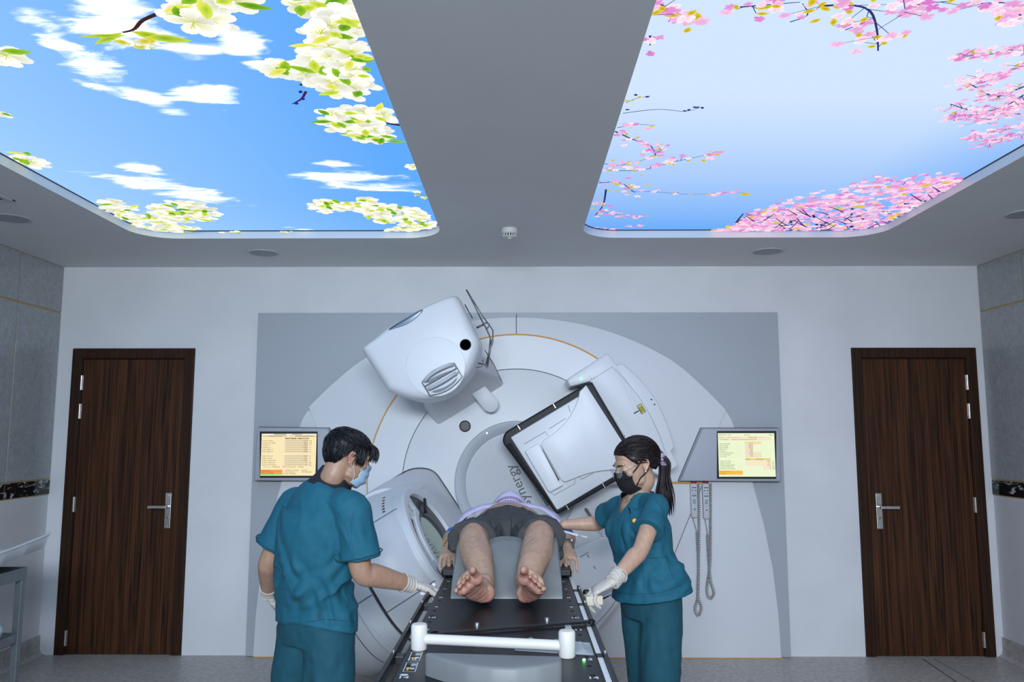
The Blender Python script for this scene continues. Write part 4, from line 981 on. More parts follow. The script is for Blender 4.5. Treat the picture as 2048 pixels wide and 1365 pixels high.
M['hwhite'] = mat('white_handle', (.66, .63, .59), .4)
pl = np.array(atZ(838, 1300, ZT)); pr = np.array(atZ(1134, 1315, ZT))
hb = thing('hand_grip_bar', 'white dumbbell shaped hand grip bar at the foot of the couch', 'grip bar', (*((pl+pr)/2)[:2], ZT))
for p in (pl, pr):
    obj('grip_post', G().lathe((p[0], p[1], ZT+.0005), [(.021, 0), (.0235, .004), (.0235, .066), (.0205, .071), (.012, .0725)], n=32), M['hwhite'], hb, auto=35)
obj('cross_bar', G().tube([(*pl[:2], ZT+.030), (*pr[:2], ZT+.030)], .0145, 20), M['hwhite'], hb, auto=40)
# grey foot cushion
cz = ZT+.055; q = [atZ(a, b, cz)[:2] for a, b in [(850, 1304), (1124, 1312), (1124, 1325), (1080, 1333), (1030, 1337), (985, 1336), (935, 1331), (890, 1320), (851, 1308)]]
q = round_poly(q, .012, 3); 
if area2(q) < 0: q = q[::-1]
rings = [[(x, y, ZT+.0008) for x, y in q], [(x, y, cz-.008) for x, y in q], [(x, y, cz-.002) for x, y in inset(q, .003)], [(x, y, cz) for x, y in inset(q, .01)]]
o = obj('foot_cushion', G().loft(rings), M['foam'], auto=50); tag(o, 'grey curved foot cushion in front of the white grip bar', 'cushion')
# clear plastic packet
g = G(); c0 = flat([(1028, 1277), (1178, 1284), (1186, 1296), (1176, 1306), (1040, 1296)]); 
xs = np.linspace(-.01, .2, 40); nx, ny = 40, 14; x0, x1 = atZ(1030, 1285, ZT)[0], atZ(1184, 1300, ZT)[0]; y1 = atZ(1100, 1278, ZT)[1]; y0 = atZ(1100, 1303, ZT)[1]
for layer in (0, 1):
    b = len(g.v)
    for j in range(ny):
        for i in range(nx):
            u, v = i/(nx-1), j/(ny-1); e = min(1, 8*min(u, 1-u, v, 1-v)); x = x0+(x1-x0)*u; y = y0+(y1-y0)*v-.05*u
            h = (.004+.010*abs(noise.noise(Vector((x*40, y*60, 3)))))*e if layer else .0
            g.v.append((x, y, ZT+.0012+h))
    for j in range(ny-1):
        for i in range(nx-1): g.f.append((b+j*nx+i, b+j*nx+i+1, b+(j+1)*nx+i+1, b+(j+1)*nx+i))
o = obj('plastic_packet', g, mat('clear_plastic', (.75, .82, .88), .08, alpha=.35, spec=.8), smooth=True); tag(o, 'flat clear plastic packet lying on the couch behind the grip bar', 'plastic packet')
# knee rest
Y0, Y1 = 3.075, 3.64; XA, XB = -.253, .166
LEGX = (-.165, .065)
def knee_top(x, y):
    pts = [(3.075, .0), (3.085, .018), (3.14, .062), (3.25, .135), (3.34, .178), (3.40, .190), (3.47, .18), (3.56, .11), (3.635, .02), (3.64, 0)]
    for (a, b), (c, d_) in zip(pts, pts[1:]):
        if a <= y <= c: h = b+(d_-b)*(y-a)/(c-a); break
    e = min(1, max(0, (min(x-XA, XB-x))/.012)); side = math.sqrt(max(0, 1-(1-e)**2))
    tr = 0
    for lx in LEGX: tr += .040*math.exp(-((x-lx-(y-3.3)*(-.09 if lx < 0 else .09))/.055)**2)*min(1, h/.12)
    return ZT+.001+max(0, h-tr)*(.90+.10*side)
nx, ny = 60, 60; g = G()
for lay in (0, 1):
    b = len(g.v)
    for j in range(ny):
        for i in range(nx):
            x = XA+(XB-XA)*i/(nx-1); y = Y0+(Y1-Y0)*j/(ny-1); g.v.append((x, y, knee_top(x, y) if lay else ZT+.0008))
    for j in range(ny-1):
        for i in range(nx-1): g.f.append((b+j*nx+i, b+j*nx+i+1, b+(j+1)*nx+i+1, b+(j+1)*nx+i))
n2 = nx*ny
for j in range(ny-1):
    for i in (0, nx-1): g.f.append((j*nx+i, (j+1)*nx+i, n2+(j+1)*nx+i, n2+j*nx+i))
for i in range(nx-1):
    for j in (0, ny-1): g.f.append((j*nx+i, j*nx+i+1, n2+j*nx+i+1, n2+j*nx+i))
o = obj('knee_rest', g, M['foam'], auto=50); tag(o, 'grey foam knee rest under the patient\'s calves', 'knee rest')
# head support board under the mask
o = obj('head_board', G().slab(round_poly([(-.29, 4.25), (.19, 4.25), (.12, 4.76), (-.22, 4.76)], .03), ZT+.001, ZT+.02), M['mw'], bevel=.004); tag(o, 'white head board under the patient\'s masked head', 'head board')
# ================================================================== TROLLEY at the left
M['galv'] = mat('grey_steel_trolley', (.20, .22, .235), .42, .5, noise_amt=.08, nscale=18)
tx0, tx1, ty0, ty1, tz = -3.30, -2.715, 3.55, 4.50, .87
tr_ = thing('steel_trolley', 'grey steel trolley with open lower shelf at the left edge', 'trolley', ((tx0+tx1)/2, (ty0+ty1)/2, 0))
for x in (tx0+.02, tx1-.02):
    for y in (ty0+.02, ty1-.02):
        obj('leg', G().box(x-.018, x+.018, y-.018, y+.018, .08, tz-.065), M['galv'], tr_, bevel=.003)
        w_ = obj('castor', G().lathe((x-.012, y, .04), [(.036, 0), (.039, .004), (.039, .02), (.036, .024)], axis=(1, 0, 0), n=20).box(x-.016, x+.016, y-.01, y+.01, .045, .082), M['black'], tr_, auto=40)
g = G()
g.box(tx0, tx1, ty0, ty0+.004, tz-.065, tz); g.box(tx0, tx1, ty1-.004, ty1, tz-.065, tz); g.box(tx0, tx0+.004, ty0, ty1, tz-.0648, tz-.0002); g.box(tx1-.004, tx1, ty0, ty1, tz-.0648, tz-.0002)
obj('top_apron', g, M['galv'], tr_, bevel=.0015)
obj('top_shelf', G().box(tx0+.004, tx1-.004, ty0+.004, ty1-.004, tz-.03, tz-.022), mat('dark_mat', (.03, .034, .04), .6), tr_)
g = G().box(tx0+.01, tx1-.01, ty0+.01, ty1-.01, .47, .475); g.box(tx0+.01, tx1-.01, ty0+.01, ty0+.016, .47, .52); g.box(tx0+.01, tx1-.01, ty1-.016, ty1-.01, .47, .52); g.box(tx0+.01, tx0+.016, ty0+.01, ty1-.01, .4702, .5198); g.box(tx1-.016, tx1-.01, ty0+.01, ty1-.01, .4702, .5198)
obj('lower_shelf', g, M['galv'], tr_, bevel=.0015)
# white moulded tray on the trolley
g = G(); nn = 60; L0, L1 = 3.70, 4.44
def tray_sec(y):
    t = (y-L0)/(L1-L0); lift = .012+.12*t**1.5; sc = .012*abs(math.sin(PI*t*5))**.35; xo = -2.66+.10*t; xi = -3.2
    zb = tz-.021+lift*.75+.014; h = .10
    return [(xi, y, zb+.10), (xi+.01, y, zb+.10), (xi+.05, y, zb+.01), (xo-.10-sc, y, zb+.01), (xo-.035-sc, y, zb+.03), (xo-.012, y, zb+h), (xo+.004, y, zb+h+.004), (xo+.004, y, zb+h-.004), (xo-.006, y, zb+h-.006), (xo-.030-sc, y, zb+.02), (xo-.095-sc, y, zb-.004), (xi+.045, y, zb-.004), (xi, y, zb+.09)]
g.loft([tray_sec(y) for y in np.linspace(L0, L1, nn)])
g.box(-3.15, -2.85, L0+.04, L0+.36, tz-.0215, tz+.012); g.box(-3.15, -2.95, L1-.22, L1-.1, tz-.0215, tz+.075)
o = obj('moulded_tray', g, mat('white_tray', (.72, .74, .77), .4), auto=50); tag(o, 'white moulded plastic tray tilted on the steel trolley', 'tray')
g = G().tube(spline([(-3.02, 4.0, .96), (-2.985, 4.02, 1.06), (-2.95, 4.03, 1.085), (-2.92, 4.02, 1.06), (-2.91, 4.0, .96)], 5), .0025, 6)
o = obj('wire_loop', g, M['steel'], smooth=True); tag(o, 'thin wire loop standing up inside the white tray', 'wire')
# clear bag on the lower shelf
g = G().ell((-2.79, 4.2, .578), (.125, .12, .095), 40, 24)
v = np.array(g.v); c = np.array((-2.79, 4.2, .578))
g.v = [tuple(c+(p-c)*(1+.16*noise.noise(Vector(p*16))+.08*abs(noise.noise(Vector(p*40))))) for p in v]
o = obj('plastic_bag', g, mat('bag_film', (.70, .78, .85), .12, alpha=.38, spec=.7), smooth=True); tag(o, 'crumpled clear plastic bag on the lower trolley shelf', 'plastic bag')
o = obj('red_cap', G().lathe((-2.765, 4.33, .4755), [(.028, 0), (.03, .01), (.028, .035), (.02, .04)], n=18), mat('red_plastic', (.45, .02, .03), .4), auto=40); tag(o, 'small red cap on the lower trolley shelf beside the bag', 'cap')
# ================================================================== PEOPLE
def skin_mat(name, base, rough=.48):
    m = mat(name, base, rough, bump=.12, bscale=420, sub=.08); nt = m.node_tree; b = nt.nodes['Principled BSDF']
    a = nt.nodes.new('ShaderNodeVertexColor'); a.layer_name = 'print'
    n = nt.nodes.new('ShaderNodeTexNoise'); n.inputs['Scale'].default_value = 38; n.inputs['Detail'].default_value = 5
    r = nt.nodes.new('ShaderNodeMapRange'); r.inputs[1].default_value = .3; r.inputs[2].default_value = .7; r.inputs[3].default_value = .9; r.inputs[4].default_value = 1.1
    v = nt.nodes.new('ShaderNodeVectorMath'); v.operation = 'SCALE'
    nt.links.new(n.outputs[0], r.inputs[0]); nt.links.new(a.outputs[0], v.inputs[0]); nt.links.new(r.outputs[0], v.inputs['Scale']); nt.links.new(v.outputs[0], b.inputs['Base Color'])
    return m
M['skin'] = skin_mat('skin', (.5, .3, .2))
M['teal'] = mat('teal_scrubs', (.004, .100, .155), .8, noise_amt=.10, nscale=30, bump=.25, bscale=900, bdist=.001)
M['teal2'] = mat('teal_scrub_trousers', (.003, .066, .098), .8, noise_amt=.10, nscale=30, bump=.25, bscale=900, bdist=.001)
M['glove'] = mat('latex_glove', (.53, .485, .43), .5, bump=.2, bscale=120)
M['hairm'] = mat('black_hair', (.005, .005, .008), .42, noise_amt=.4, nscale=90, spec=.3)
M['hairf'] = mat('dark_brown_hair', (.013, .007, .008), .42, noise_amt=.4, nscale=90, spec=.3)
rng = np.random.RandomState(3); _lat = rng.rand(32, 32, 32)
def vnoise(p, sc):
    q = np.asarray(p)*sc+100.; i = np.floor(q).astype(int); f = q-i; f = f*f*(3-2*f); out = 0
    for a in (0, 1):
        for b in (0, 1):
            for c in (0, 1):
                w_ = (f[:, 0] if a else 1-f[:, 0])*(f[:, 1] if b else 1-f[:, 1])*(f[:, 2] if c else 1-f[:, 2])
                out = out+w_*_lat[(i[:, 0]+a) % 32, (i[:, 1]+b) % 32, (i[:, 2]+c) % 32]
    return out*2-1
def seg_dist(p, a, b):
    a, b = np.array(a, float), np.array(b, float); d = b-a; t = np.clip(((p-a)@d)/(d@d), 0, 1); return np.linalg.norm(p-(a+t[:, None]*d), axis=1), t
def limb(g, pts, rad, n=18, hint=(0, 0, 1), sub=6, ends=True):
    P = spline(pts, sub); k = len(pts)
    R2 = [r if isinstance(r, (tuple, list)) else (r, r) for r in rad]
    R_ = spline(R2, sub); R_ = [(max(.002, a), max(.002, b)) for a, b in R_]
    g.tube(P, R_, n, True, hint=hint)
    if ends:
        for p, r in ((pts[0], R2[0]), (pts[-1], R2[-1])): g.ell(p, (min(r),)*3, 12, 8)
def frame(f, up=(0, 0, 1)):
    f = np.array(f, float); f /= np.linalg.norm(f); s = np.cross(f, np.array(up, float)); s /= np.linalg.norm(s); u = np.cross(s, f)
    return np.stack([s, f, u], 1)          # columns: right, forward, up
def head(g, C, R, k=1., female=False):
    C = np.array(C, float)
    def e(c, r): g.ell(C+R@(np.array(c)*k), np.array(r)*k, 24, 16, R)
    def L(pts, rad): limb(g, [C+R@(np.array(p)*k) for p in pts], [r*k for r in rad], 12)
    e((0, -.014, .028), (.076, .098, .087)); e((0, .03, -.012), (.064, .064, .084)); e((0, .035, -.062), (.052 if not female else .047, .056, .048)); e((0, .070, -.090), (.024, .022, .020))
    for s in (-1, 1):
        e((s*.042, .058, -.014), (.024, .024, .022)); e((s*.032, .077, .006), (.0150, .0135, .0125)); e((s*.048, .022, -.066), (.010, .026, .018))
        e((s*.074, -.010, -.006), (.010, .012, .022))
        # ear: rim and lobe
        ear = [(s*.078, .004, .016), (s*.084, -.008, .026), (s*.087, -.022, .020), (s*.086, -.026, .002), (s*.082, -.018, -.016), (s*.078, -.006, -.030), (s*.076, .002, -.028)]
        L(ear, [.005, .0052, .0055, .005, .005, .0062, .004]); e((s*.080, -.010, -.004), (.004, .016, .024))
    e((0, .075, .030), (.052, .020, .016)); e((0, .058, .056), (.05, .021, .03))
    L([(0, .086, .018), (0, .097, -.004), (0, .104, -.020)], [.008, .010, .012]); e((0, .105, -.022), (.0125, .0115, .0105))
    for s in (-1, 1): e((s*.012, .096, -.026), (.009, .010, .008))
    e((0, .086, -.052), (.025, .014, .009)); e((0, .084, -.063), (.021, .014, .009))
def hand(g, W, d, n, side, curl, th=(.6, .5), fat=1., size=1., spread=.12, thumb=True):
    """W wrist, d towards the fingers, n out of the palm, side +1 puts the thumb on cross(d, n)"""
    d = np.array(d, float); d /= np.linalg.norm(d); n = np.array(n, float); n -= d*n.dot(d); n /= np.linalg.norm(n); t = np.cross(d, n)*side
    W = np.array(W, float); k = size
    rings = []
    for s_, wd, tk, off in ((-.02, .027, .021, 0), (.0, .028, .020, 0), (.025, .036, .018, .001), (.055, .042, .016, .002), (.080, .042, .0135, .0), (.092, .038, .010, -.001)):
        c = W+d*s_*k+t*off*k; rings.append([c+t*wd*fat*k*math.cos(a)+n*tk*fat*k*math.sin(a) for a in np.linspace(0, 2*PI, 20, False)])
    g.loft(rings)
    for i, (off, ln, r0, s0) in enumerate(((.031, (.042, .026, .020), .0092, .083), (.0105, (.046, .030, .021), .0095, .088), (-.010, (.042, .028, .021), .0090, .084), (-.030, (.033, .021, .018), .0080, .075))):
        b = W+(d*s0+t*off)*k; a = 0; p = [b-d*.02*k, b]; cc = curl[i] if isinstance(curl[i], (tuple, list)) else (curl[i]*.9, curl[i]*1.1, curl[i]*.7)
        fd = d+t*spread*(off/.03); fd /= np.linalg.norm(fd)
        for l, c_ in zip(ln, cc):
            a += c_; v = fd*math.cos(a)+n*math.sin(a); p.append(p[-1]+v*l*k)
        limb(g, p, [r0*fat*k, r0*fat*k, r0*.97*fat*k, r0*.9*fat*k, r0*.72*fat*k], 10, hint=t, sub=3)
    if thumb:
        b = W+(d*.022+t*.026+n*.004)*k; v1 = d*math.cos(th[0])+t*math.sin(th[0])+n*.25; v1 /= np.linalg.norm(v1); v2 = v1*math.cos(th[1])+(d*.55-t*.35+n*.6)*math.sin(th[1]); v2 /= np.linalg.norm(v2)
        limb(g, [b-v1*.012*k, b+v1*.034*k, b+v1*.034*k+v2*.030*k, b+v1*.034*k+v2*.054*k], [.014*fat*k, .0125*fat*k, .0108*fat*k, .0085*fat*k], 10, hint=n, sub=3)
from mathutils.bvhtree import BVHTree
BVH = {}
def finish(name, g, voxel, sm, m, parent, disp=None, colour=None, label=None, cut=None):
    v, n, f = remesh(g, voxel, sm)
    if disp is not None: v = v+disp(v, n)
    if cut is not None:
        F4 = np.array([q if len(q) == 4 else (*q, q[-1]) for q in f]); k = cut(v[F4].mean(1), v); f = [q for q, c_ in zip(f, k) if not c_]
    BVH[name] = BVHTree.FromPolygons([tuple(p) for p in v], f)
    o = G(); o.v = [tuple(p) for p in v]; o.f = f
    if colour is not None: o.c = [tuple(c) for c in colour(v, n)]
    return obj(name, o, m, parent, smooth=True, label=label)
def hair_cap(C, R, k, keep, thick, m, parent, name='hair', seed=1, wave=.004, comb=None, strands=500, slen=.06):
    """hair grown on the skull: a shell following the head, kept above the hairline, plus combed locks"""
    rnd = random.Random(seed); g = G(); nu, nv = 120, 80; idx = {}
    c0 = np.array((0, -.014, .028)); rad = np.array((.076, .098, .087))
    def pt(th, ph, ex): d = np.array((math.sin(th)*math.sin(ph), math.sin(th)*math.cos(ph), math.cos(th))); return c0+d*(rad+ex)
    for j in range(nv+1):
        th = PI*.80*j/nv
        for i in range(nu):
            ph = 2*PI*i/nu; p0 = pt(th, ph, 0)
            e = thick(p0)+wave*(noise.noise(Vector((i*.29+seed, j*.05, seed)))) if keep(p0) else -.004
            p = pt(th, ph, e); idx[(i, j)] = len(g.v); g.v.append(tuple(np.array(C)+R@(p*k)))
    for j in range(nv):
        for i in range(nu):
            a, b, c, d_ = (i, j), ((i+1) % nu, j), ((i+1) % nu, j+1), (i, j+1)
            g.f.append((idx[a], idx[b], idx[c], idx[d_]))
    cap = obj(name, g, m, parent, smooth=True)
    g = G()
    for s_ in range(strands):
        th = math.acos(rnd.uniform(-.45, 1)); ph = rnd.uniform(0, 2*PI); p0 = pt(th, ph, 0)
        if not keep(p0): continue
        path = []; p = p0.copy(); L_ = slen*rnd.uniform(.6, 1.2)
        for q in range(6):
            e = thick(p)+.0015+.0015*rnd.random(); dd = (p-c0)/rad; dd /= np.linalg.norm(dd); s2 = c0+dd*(rad+e); path.append(np.array(C)+R@(s2*k))
            v = np.array(comb(p)); v -= dd*v.dot(dd); nv_ = np.linalg.norm(v); v = v/nv_ if nv_ > 1e-6 else v
            p = s2+v*L_/5+np.array((rnd.gauss(0, .0012), rnd.gauss(0, .0012), rnd.gauss(0, .0012)))
        r = rnd.uniform(.0010, .0022)*k; g.tube(path, [r*.6, r, r, r*.9, r*.6, r*.15], 4, hint=(.3, .5, .8))
    obj('hair_lock', g, m, cap, smooth=True, kind='stuff')
    return cap
def cols(v, base): return np.tile(np.array(base, float), (len(v), 1))

def surf(name, pts, lift=.0008, sub=6):
    """points of a seam lying on a garment, found by looking at it from where the photograph was taken"""
    out = []
    for a, b in (spline(pts, sub) if len(pts) > 1 else pts):
        d = Vector(ray(a, b)).normalized(); h = BVH[name].ray_cast(Vector((0, 0, CH)), d)
        if h[0] is not None: out.append(tuple(h[0]+h[1]*lift if h[1].dot(d) < 0 else h[0]-h[1]*lift))
    return out
# ------------------------------------------------------------------ the male therapist
SK = (.40, .235, .155)
mx = thing('person', 'person in teal scrubs and blue face mask seen from behind, reaching to the couch', 'person', (-.78, 3.2, 0))
fm = np.array((.62, .78, 0)); fm /= np.linalg.norm(fm); rm = np.array((fm[1], -fm[0], 0))
HC = np.array((-.668, 3.16, 1.502)); HR = frame((.82, .46, -.34), (.06, .08, 1))
nb = np.array((-.745, 3.17, 1.405))          # neck base
hipc = np.array((-.79, 3.21, .884)); wst = np.array((-.80, 3.185, 1.04)); chs = np.array((-.785, 3.155, 1.22)); upc = np.array((-.768, 3.15, 1.335))
shR = np.array((-.628, 3.045, 1.325)); shL = np.array((-.900, 3.265, 1.318))
elR = np.array((-.585, 3.06, 1.085)); wrR = np.array((-.420, 3.215, 1.012))
elL = np.array((-1.005, 3.29, 1.09)); wrL = np.array((-1.05, 3.44, .935))
hipR = hipc+rm*.085+np.array((0, 0, -.03)); hipL = hipc-rm*.085+np.array((0, 0, -.03))
knR = np.array((-.71, 3.15, .46)); knL = np.array((-.90, 3.30, .46)); anR = np.array((-.71, 3.10, .085)); anL = np.array((-.91, 3.27, .085))
g = G()
head(g, HC, HR, .87)
limb(g, [HC+HR@np.array((0, -.03, -.03)), HC+HR@np.array((0, -.035, -.085)), nb, nb+np.array((-.01, 0, -.06))], [.050, .047, .054, .07], 18)
limb(g, [hipc, wst, chs, upc, nb-np.array((0, 0, .03))], [(.125, .09), (.12, .085), (.135, .09), (.13, .075), (.05, .045)], 20, hint=rm)
for sh, el, wr in ((shR, elR, wrR), (shL, elL, wrL)):
    mid = (el+wr)/2
    limb(g, [upc*.4+sh*.6, sh, (sh+el)/2, el, el+(wr-el)*.25, mid+(wr-el)*.15, wr], [.05, .052, .047, .041, .044, .036, .027], 16, hint=fm)
for h, k, a in ((hipR, knR, anR), (hipL, knL, anL)):
    limb(g, [h+np.array((0, 0, .05)), h, (h+k)/2, k, (k+a)/2+np.array((0, 0, .05)), a], [.07, .078, .070, .052, .052, .036], 16, hint=fm); limb(g, [a, a+fm*.07-np.array((0, 0, .035)), a+fm*.16-np.array((0, 0, .05))], [.036, .034, .022], 12)
dR = np.array((-.335, 3.295, .978))-wrR; dL = np.array((.03, .10, -.09))
nR = np.array((.25, .05, -1.)); nL = np.array((.9, .2, .2))
cR = ((.35, .7, .5), (.4, .8, .6), (.45, .85, .6), (.45, .9, .6)); cL = (1.0, 1.05, 1.1, 1.1)
hand(g, wrR, dR, nR, -1, cR, (.55, .3), .78, spread=.22); hand(g, wrL, dL, nL, 1, cL, (.5, .8), .78, spread=.22)
def mcol(v, n):
    c = cols(v, SK); L = (v-HC)@HR
    for s in (-1, 1):
        d = np.linalg.norm((L-np.array((s*.082, -.012, -.002)))/np.array((.02, .026, .036)), axis=1); c *= (1+.0*d)[:, None]; c[:, 0] *= 1+.16*np.exp(-d**2); c[:, 1] *= 1-.05*np.exp(-d**2)
    return c
def mdisp(v, n):
    L = (v-HC)@HR; d = np.zeros(len(v))
    for s in (-1, 1):
        q = np.linalg.norm((L-np.array((s*.030, .088, .018)))/np.array((.016, .02, .009)), axis=1); d -= .006*np.exp(-q**2)
        q = np.linalg.norm((L-np.array((s*.086, -.008, .000)))/np.array((.010, .009, .014)), axis=1); d -= .005*np.exp(-q**2)
    return n*d[:, None]
finish('body', g, .0042, 3, M['skin'], mx, mdisp, mcol)
# hair: thick, short, black, with a fringe falling over the brow
def keep_m(p):
    x, y, z = p
    if y > .045: return z > .060-.25*max(0, .06-abs(x))*0
    if y > .0: return z > .030+(y)*.55 or (abs(x) > .06 and z > .018+y*.4)
    if y > -.05: return z > .016+(y+.02)*.4
    return z > -.016-max(0, -y-.05)*1.9
hc = hair_cap(HC, HR, .87, keep_m, lambda p: .006+.013*min(1, max(0, (p[2]-.02)/.05))+.007*min(1, max(0, (-p[1]-.04)/.03)), M['hairm'], mx, seed=5, comb=lambda p: (0, .6 if p[2] > .05 else -.4, -.9 if p[2] < .06 else -.25), strands=900, slen=.055)
g = G(); rr_ = random.Random(4)
for k in range(150):
    x = rr_.uniform(-.062, .064); p0 = np.array((x, .062+rr_.uniform(-.03, .008), .100-abs(x)*.25)); ln = rr_.uniform(.04, .085)
    pth = [p0, p0+np.array((0, .026, -.006)), p0+np.array((.003, .042, -.030)), p0+np.array((.005, .046-.1*max(0, ln-.06), -.030-ln*.55))]
    g.tube([HC+HR@(np.array(q)*.87) for q in spline(pth, 3)], [.003, .004, .004, .0038, .0034, .003, .0024, .0018, .0012, .0005], 4, hint=(.3, .5, .8))
for k in range(90):
    s = 1; p0 = np.array((s*(.082+rr_.uniform(-.004, .004)), rr_.uniform(.005, .045), rr_.uniform(.02, .06))); pth = [p0, p0+np.array((.004, .004, -.02)), p0+np.array((-.001, .006, -.045+rr_.uniform(-.008, .01)))]
    g.tube([HC+HR@(np.array(q)*.87) for q in spline(pth, 3)], [.0025, .003, .003, .0027, .0022, .0015, .0005], 4, hint=(.3, .5, .8))
obj('hair_fringe', g, M['hairm'], hc, smooth=True, kind='stuff')
obj('eyebrow', G().tube([HC+HR@(np.array(q)*.87) for q in ((.018, .094, .026), (.034, .093, .031), (.052, .078, .027))], [.002, .0035, .0015], 6), M['hairm'], mx, smooth=True)
obj('eyelashes', G().tube([HC+HR@(np.array(q)*.87) for q in ((.020, .091, .003), (.034, .093, .000), (.047, .081, .003))], [.0008, .0016, .0008], 6), M['hairm'], mx, smooth=True)
# pleated surgical mask
M['mask'] = mat('surgical_mask', (.33, .50, .68), .75, bump=.15, bscale=500)
def mask_shell(name, C, R, k, top, bot, w_top, w_bot, fwd, m, parent, pleats=True, nose=.012):
    g = G(); nu, nv = 36, 22; th = .0022
    def P(u, v, e):
        a = (u-.5)*2; z = top+(bot-top)*v; half = w_top+(w_bot-w_top)*v; bul = fwd-.052*abs(a)**2.0-(.010*(v-.42)**2*4)
        x = half*math.sin(a*1.22)/math.sin(1.22); y = bul+nose*math.exp(-(a/.2)**2)*max(0, 1-v*1.6)-.018*max(0, v-.75)/.25
        z -= .012*(1-abs(a))*max(0, v-.7)/.3*0
        pl = .0024*math.sin(v*PI*6.5) if pleats else 0
        return np.array((x, y+pl+e, z+abs(a)**2*(-.010 if v < .3 else .012*v)))
    for e in (0, th):
        b = len(g.v)
        for j in range(nv):
            for i in range(nu): g.v.append(tuple(np.array(C)+R@(P(i/(nu-1), j/(nv-1), e)*k)))
        for j in range(nv-1):
            for i in range(nu-1): g.f.append((b+j*nu+i, b+j*nu+i+1, b+(j+1)*nu+i+1, b+(j+1)*nu+i))
    n2 = nu*nv
    for i in range(nu-1):
        for j in (0, nv-1): g.f.append((j*nu+i, j*nu+i+1, n2+j*nu+i+1, n2+j*nu+i))
    for j in range(nv-1):
        for i in (0, nu-1): g.f.append((j*nu+i, (j+1)*nu+i, n2+(j+1)*nu+i, n2+j*nu+i))
    return obj(name, g, m, parent, smooth=True), P
mo, MP = mask_shell('face_mask', HC, HR, .87, .002, -.112, .060, .052, .109, M['mask'], mx)
wl_ = lambda q: HC+HR@(np.array(q)*.87)
for s in (1, -1):
    u = 1 if s > 0 else 0
    obj('ear_loop', G().tube(spline([wl_(MP(u, .06, .002)), wl_((s*.073, .04, .004)), wl_((s*.083, .004, .020)), wl_((s*.083, -.02, .028))], 5), .0014, 6), M['print'], mo, smooth=True)
    obj('ear_loop', G().tube(spline([wl_(MP(u, .94, .002)), wl_((s*.070, .03, -.06)), wl_((s*.080, .004, -.034)), wl_((s*.082, -.02, -.022))], 5), .0014, 6), M['print'], mo, smooth=True)
e_ = G().tube([wl_(MP(1, v, .001)) for v in np.linspace(0, 1, 12)], .0018, 6); e_.tube([wl_(MP(u, 0, .001)) for u in np.linspace(0, 1, 20)], .0014, 6)
obj('mask_edge', e_, M['print'], mo, smooth=True)
# scrub top
g = G()
TP = [(hipc+np.array((0, 0, -.012)), (.196, .128)), (hipc+np.array((0, 0, .07)), (.190, .126)), (wst, (.178, .124)), (chs, (.183, .125)), (upc-np.array((0, 0, .045)), (.178, .112)), (upc+np.array((0, 0, .015)), (.135, .085)), (nb+np.array((-.002, 0, -.022)), (.080, .070)), (nb+np.array((0, 0, -.008)), (.066, .062))]
limb(g, [p for p, _ in TP], [r for _, r in TP], 32, hint=rm, sub=5, ends=False)
for sh, el, s in ((shR, elR, 1), (shL, elL, -1)):
    d = (el-sh); L = np.linalg.norm(d); d = d/L
    limb(g, [upc*.5+sh*.5+np.array((0, 0, -.005)), sh+d*.0, sh+d*.09, sh+d*.19], [.058, .066, .071, .083], 22, hint=fm, sub=5, ends=False)
    g.ell(sh+np.array((0, 0, -.022)), (.064, .064, .062), 18, 12)
    limb(g, [nb+np.array((0, 0, -.055)), nb*.55+sh*.45+np.array((0, 0, -.030)), sh+np.array((0, 0, -.018))], [.058, .060, .060], 18, ends=False)
hemz = hipc[2]-.012
CR = [((-.86, 3.05, 1.00), (-.70, 3.06, 1.10), .017, .020), ((-.88, 3.05, .965), (-.72, 3.06, 1.055), .015, .017), ((-.90, 3.06, .87), (-.78, 3.05, .985), .013, .016), ((-.72, 3.05, 1.09), (-.645, 3.07, .87), .016, .022), ((-.76, 3.05, 1.075), (-.70, 3.05, .87), .012, .014),
      ((-.74, 3.05, 1.30), (-.67, 3.05, 1.15), .008, .020), ((-.80, 3.05, 1.26), (-.74, 3.05, 1.13), .007, .022), ((-.69, 3.03, 1.22), (-.73, 3.05, 1.08), .009, .018), ((-.64, 3.06, 1.16), (-.72, 3.05, 1.06), .012, .016), ((-.95, 3.16, 1.25), (-.86, 3.06, 1.05), .007, .022), ((-.60, 3.00, 1.30), (-.57, 2.99, 1.18), .006, .016), ((-.655, 3.02, 1.27), (-.635, 3.01, 1.14), .010, .010), ((-.655, 3.08, 1.0), (-.625, 3.1, .86), .008, .018), ((-.93, 3.10, .96), (-.90, 3.07, .87), .008, .02), ((-.85, 3.06, 1.14), (-.79, 3.05, 1.06), .009, .016)]
def creases(v, CR_):
    d = np.zeros(len(v))
    for a, b, amp, wd in CR_:
        q, t = seg_dist(v, a, b); w_ = np.sin(np.pi*np.clip(t*.86+.07, 0, 1))
        d += amp*w_*(np.exp(-(q/wd)**2)-.55*np.exp(-((q-1.9*wd)/(wd*.9))**2))
    return d
